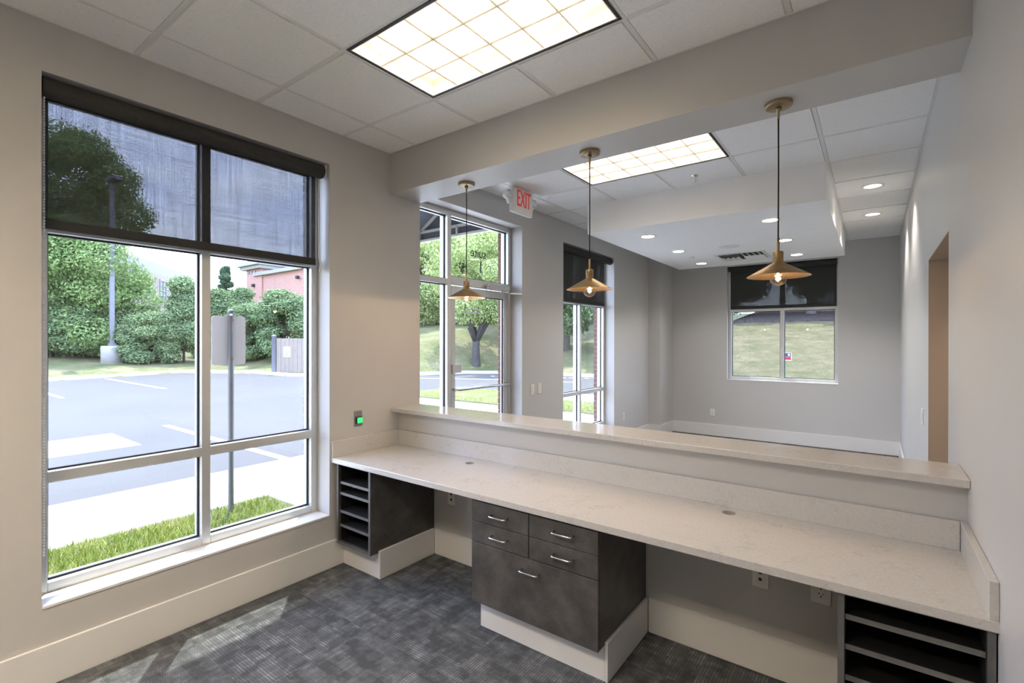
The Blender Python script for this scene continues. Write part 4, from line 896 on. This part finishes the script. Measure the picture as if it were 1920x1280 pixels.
# ------------------------------------------------------------------ outside: trees
def crown_mesh(name, blobs, n, size, m, seed, flat=.55):
    """leaf sprays scattered over the shells of a set of blobs (cx,cy,cz,rx,rz)"""
    rs = np.random.RandomState(seed); Bl = np.array(blobs, float); wgt = Bl[:, 3]*Bl[:, 3]; pick = rs.choice(len(Bl), n, p=wgt/wgt.sum())
    d = rs.normal(size=(n, 3)); d /= np.linalg.norm(d, axis=1)[:, None]; rr = rs.uniform(.4, 1.0, n)**.6*(1+.28*rs.uniform(0, 1, n)**4)
    q = Bl[pick]; P = q[:, :3]+d*rr[:, None]*np.stack([q[:, 3], q[:, 3], q[:, 4]], 1)
    nrm = d+rs.normal(0, flat, (n, 3)); nrm[:, 2] += .35; nrm /= np.linalg.norm(nrm, axis=1)[:, None]
    t = np.cross(nrm, rs.normal(size=(n, 3))); t /= np.linalg.norm(t, axis=1)[:, None]; b = np.cross(nrm, t)
    s = size*rs.uniform(.6, 1.3, n)[:, None]
    V = np.stack([P-t*s, P-b*s*.45+nrm*s*.08, P+t*s, P+b*s*.45+nrm*s*.08], 1).reshape(-1, 3)
    me = bpy.data.meshes.new(name); me.vertices.add(4*n); me.vertices.foreach_set('co', V.ravel()); me.loops.add(4*n); me.loops.foreach_set('vertex_index', np.arange(4*n, dtype=np.int32))
    me.polygons.add(n); me.polygons.foreach_set('loop_start', np.arange(0, 4*n, 4, dtype=np.int32)); me.update(); me.validate(); me.materials.append(M[m]); return me
def blobs(seed, n, R_, z0, z1, r0, r1, shape):
    rs = random.Random(seed); out = []
    for k in range(n):
        z = z0+(z1-z0)*(k+.5)/n; w = shape((z-z0)/(z1-z0))*R_; a = rs.uniform(0, 6.283); q = w*math.sqrt(rs.uniform(.15, 1)); r = rs.uniform(r0, r1)
        out.append((q*math.cos(a), q*math.sin(a), z, r, r*.75))
    return out
rnd = lambda t: math.sqrt(max(.05, 1-(2*t-1)**2)); cone = lambda t: max(.08, 1-t*.95); egg = lambda t: math.sqrt(max(.06, 1-(1.55*t-.55)**2)) if t > .35 else .75+.7*t*.7
CR = {'maple': crown_mesh('foliage', blobs(1, 60, 3.6, .6, 12.2, .8, 1.5, egg)+blobs(8, 26, 2.2, 1.0, 9.5, 1.0, 1.6, egg), 95000, .098, 'leaf_mid', 1),
      'magnolia': crown_mesh('foliage', blobs(2, 26, 1.0, .25, 3.4, .4, .7, egg), 34000, .064, 'leaf_dark', 2),
      'magnolia2': crown_mesh('foliage', blobs(3, 26, .85, .25, 4.0, .35, .65, cone), 34000, .064, 'leaf_dark', 3),
      'conifer': crown_mesh('foliage', blobs(4, 30, 1.3, .3, 7.0, .25, .5, cone), 20000, .10, 'leaf_blue', 4),
      'light': crown_mesh('foliage', blobs(5, 46, 3.2, 3.0, 7.5, .7, 1.2, rnd), 48000, .078, 'leaf_light', 5),
      'light2': crown_mesh('foliage', blobs(6, 40, 3.0, .6, 8.5, .8, 1.4, egg), 50000, .10, 'leaf_light', 6),
      'shade': crown_mesh('foliage', blobs(7, 36, 3.0, 1.6, 8.0, .8, 1.3, rnd), 40000, .11, 'leaf_dark', 7)}
def trunk_mb(x, y, z, h, r, forks, rs, spread=.35, fork_at=.38):
    mb = MB(); hf = h*fork_at; mb.tube([(x, y, z-.2), (x, y, z), (x+.03*h*rs.uniform(-.5, .5), y, z+hf*.5), (x, y, z+hf)], [r*1.5, r*1.1, r*.9, r*.8], 10)
    for k in range(forks):
        a = 6.283*k/forks+rs.uniform(-.4, .4); q = spread*h*rs.uniform(.55, 1)
        mb.tube([(x, y, z+hf*.92), (x+.35*q*math.cos(a), y+.35*q*math.sin(a), z+hf+(h-hf)*.25), (x+.75*q*math.cos(a), y+.75*q*math.sin(a), z+hf+(h-hf)*.62), (x+q*math.cos(a), y+q*math.sin(a), z+h)], [r*.6, r*.45, r*.3, r*.12], 8)
    return mb
TR = random.Random(11)
def tree(name, kind, x, y, h, s, label, tr=.16, rz=None, group=None, zs=None, forks=5, cat='tree', spread=.3, dz=0, fork_at=.38):
    z = height(x, y)-.03+dz; t = thing(name, (x, y, z), label, cat, group)
    part('trunk', trunk_mb(x, y, z, h, tr, forks, TR, spread, fork_at), 'bark', t)
    o = part('foliage', CR[kind], None, t, kind='stuff'); o.scale = (s, s, zs or s); o.rotation_euler = (0, 0, TR.uniform(0, 6.28) if rz is None else rz); return t
tree('maple_tree', 'maple', -33.1, 7.1, 9, 1.0, 'tall bushy maple behind the lamp post at the left', .3, 0, zs=1.0, spread=.12)
G = 'evergreens along the far edge of the lot'
for i, (k, x, y, s, zs, lb) in enumerate([('magnolia', -33.2, 6.4, 1.35, .85, 'low dark evergreen at the left window edge, under the maple'), ('magnolia', -32.3, 7.6, 1.3, .8, 'low dark evergreen left behind the lamp post'), ('magnolia', -31.9, 9.55, 1.35, .86, 'rounded evergreen just right of the lamp post'),
      ('magnolia', -29.2, 9.75, 1.15, .78, 'rounded evergreen second right of the lamp post'), ('magnolia2', -28.8, 11.26, 1.25, 1.16, 'pointed evergreen left of the window mullion'), ('magnolia2', -31.4, 14.1, 1.4, 1.05, 'pointed evergreen behind the blank sign'),
      ('magnolia', -27.8, 14.5, 1.15, .95, 'rounded evergreen right of the blank sign'), ('magnolia', -25.1, 15.25, 1.35, 1.12, 'large evergreen behind the board enclosure'), ('magnolia', -34.5, 4.6, 1.4, .9, 'low evergreen past the left window edge'),
      ('magnolia2', -35.5, 17.5, 1.4, 1.1, 'pointed evergreen farther back, below the red brick building')]):
    tree('evergreen_shrub', k, x, y, 2.6*zs, s, lb, .07, zs=zs, group=G, cat='shrub')
tree('conifer_tree', 'conifer', -45.0, 20.4, 6, 1.0, 'slim dark conifer spire between the two brick buildings', .12, zs=.95)
tree('street_tree', 'light', -15.0, 20.9, 4.9, 1.0, 'small forked tree with dark trunk seen through the entrance door', .25, 1.0, forks=6, spread=.36, fork_at=.28)
LG = 'pale leafy trees on the bank'
for k, x, y, s, lb in [('light2', -26.4, 26.5, 1.2, 'pale leafy tree on the bank at the left of the entrance'), ('light2', -22.5, 30, 1.3, 'pale leafy tree on the bank behind the sidelite'), ('light2', -18.0, 33, 1.35, 'pale leafy tree on the bank behind the forked tree'),
      ('light2', -24.5, 37, 1.6, 'tall pale leafy tree high on the bank behind the transom'), ('light2', -30, 32.5, 1.35, 'pale leafy tree on the bank behind the awning'), ('light2', -19.5, 27.5, .8, 'smaller pale leafy tree low on the bank')]:
    tree('leafy_tree', k, x, y, 8*s, s, lb, .2, group=LG)
for k, x, y, s, lb in [('shade', -11.8, 25.5, .95, 'dark shade tree behind the narrow blinded window'), ('shade', -8.2, 25.0, .9, 'dark shade tree right behind the narrow blinded window'), ('shade', -15.5, 38, 1.15, 'dark shade tree behind the door jamb'),
      ('shade', -3.6, 27.2, .95, 'dark shade tree above the slope, left in the far window'), ('shade', .6, 27.6, .95, 'dark shade tree above the slope, middle of the far window'), ('shade', 4.4, 27.0, .95, 'dark shade tree above the slope, right in the far window'), ('shade', -7.0, 40, 1.2, 'dark shade tree farther back above the slope'), ('shade', 5.5, 40, 1.1, 'dark shade tree past the right edge of the far window')]:
    tree('shade_tree', k, x, y, 7*s, s, lb, .2, group='dark trees above the slope')
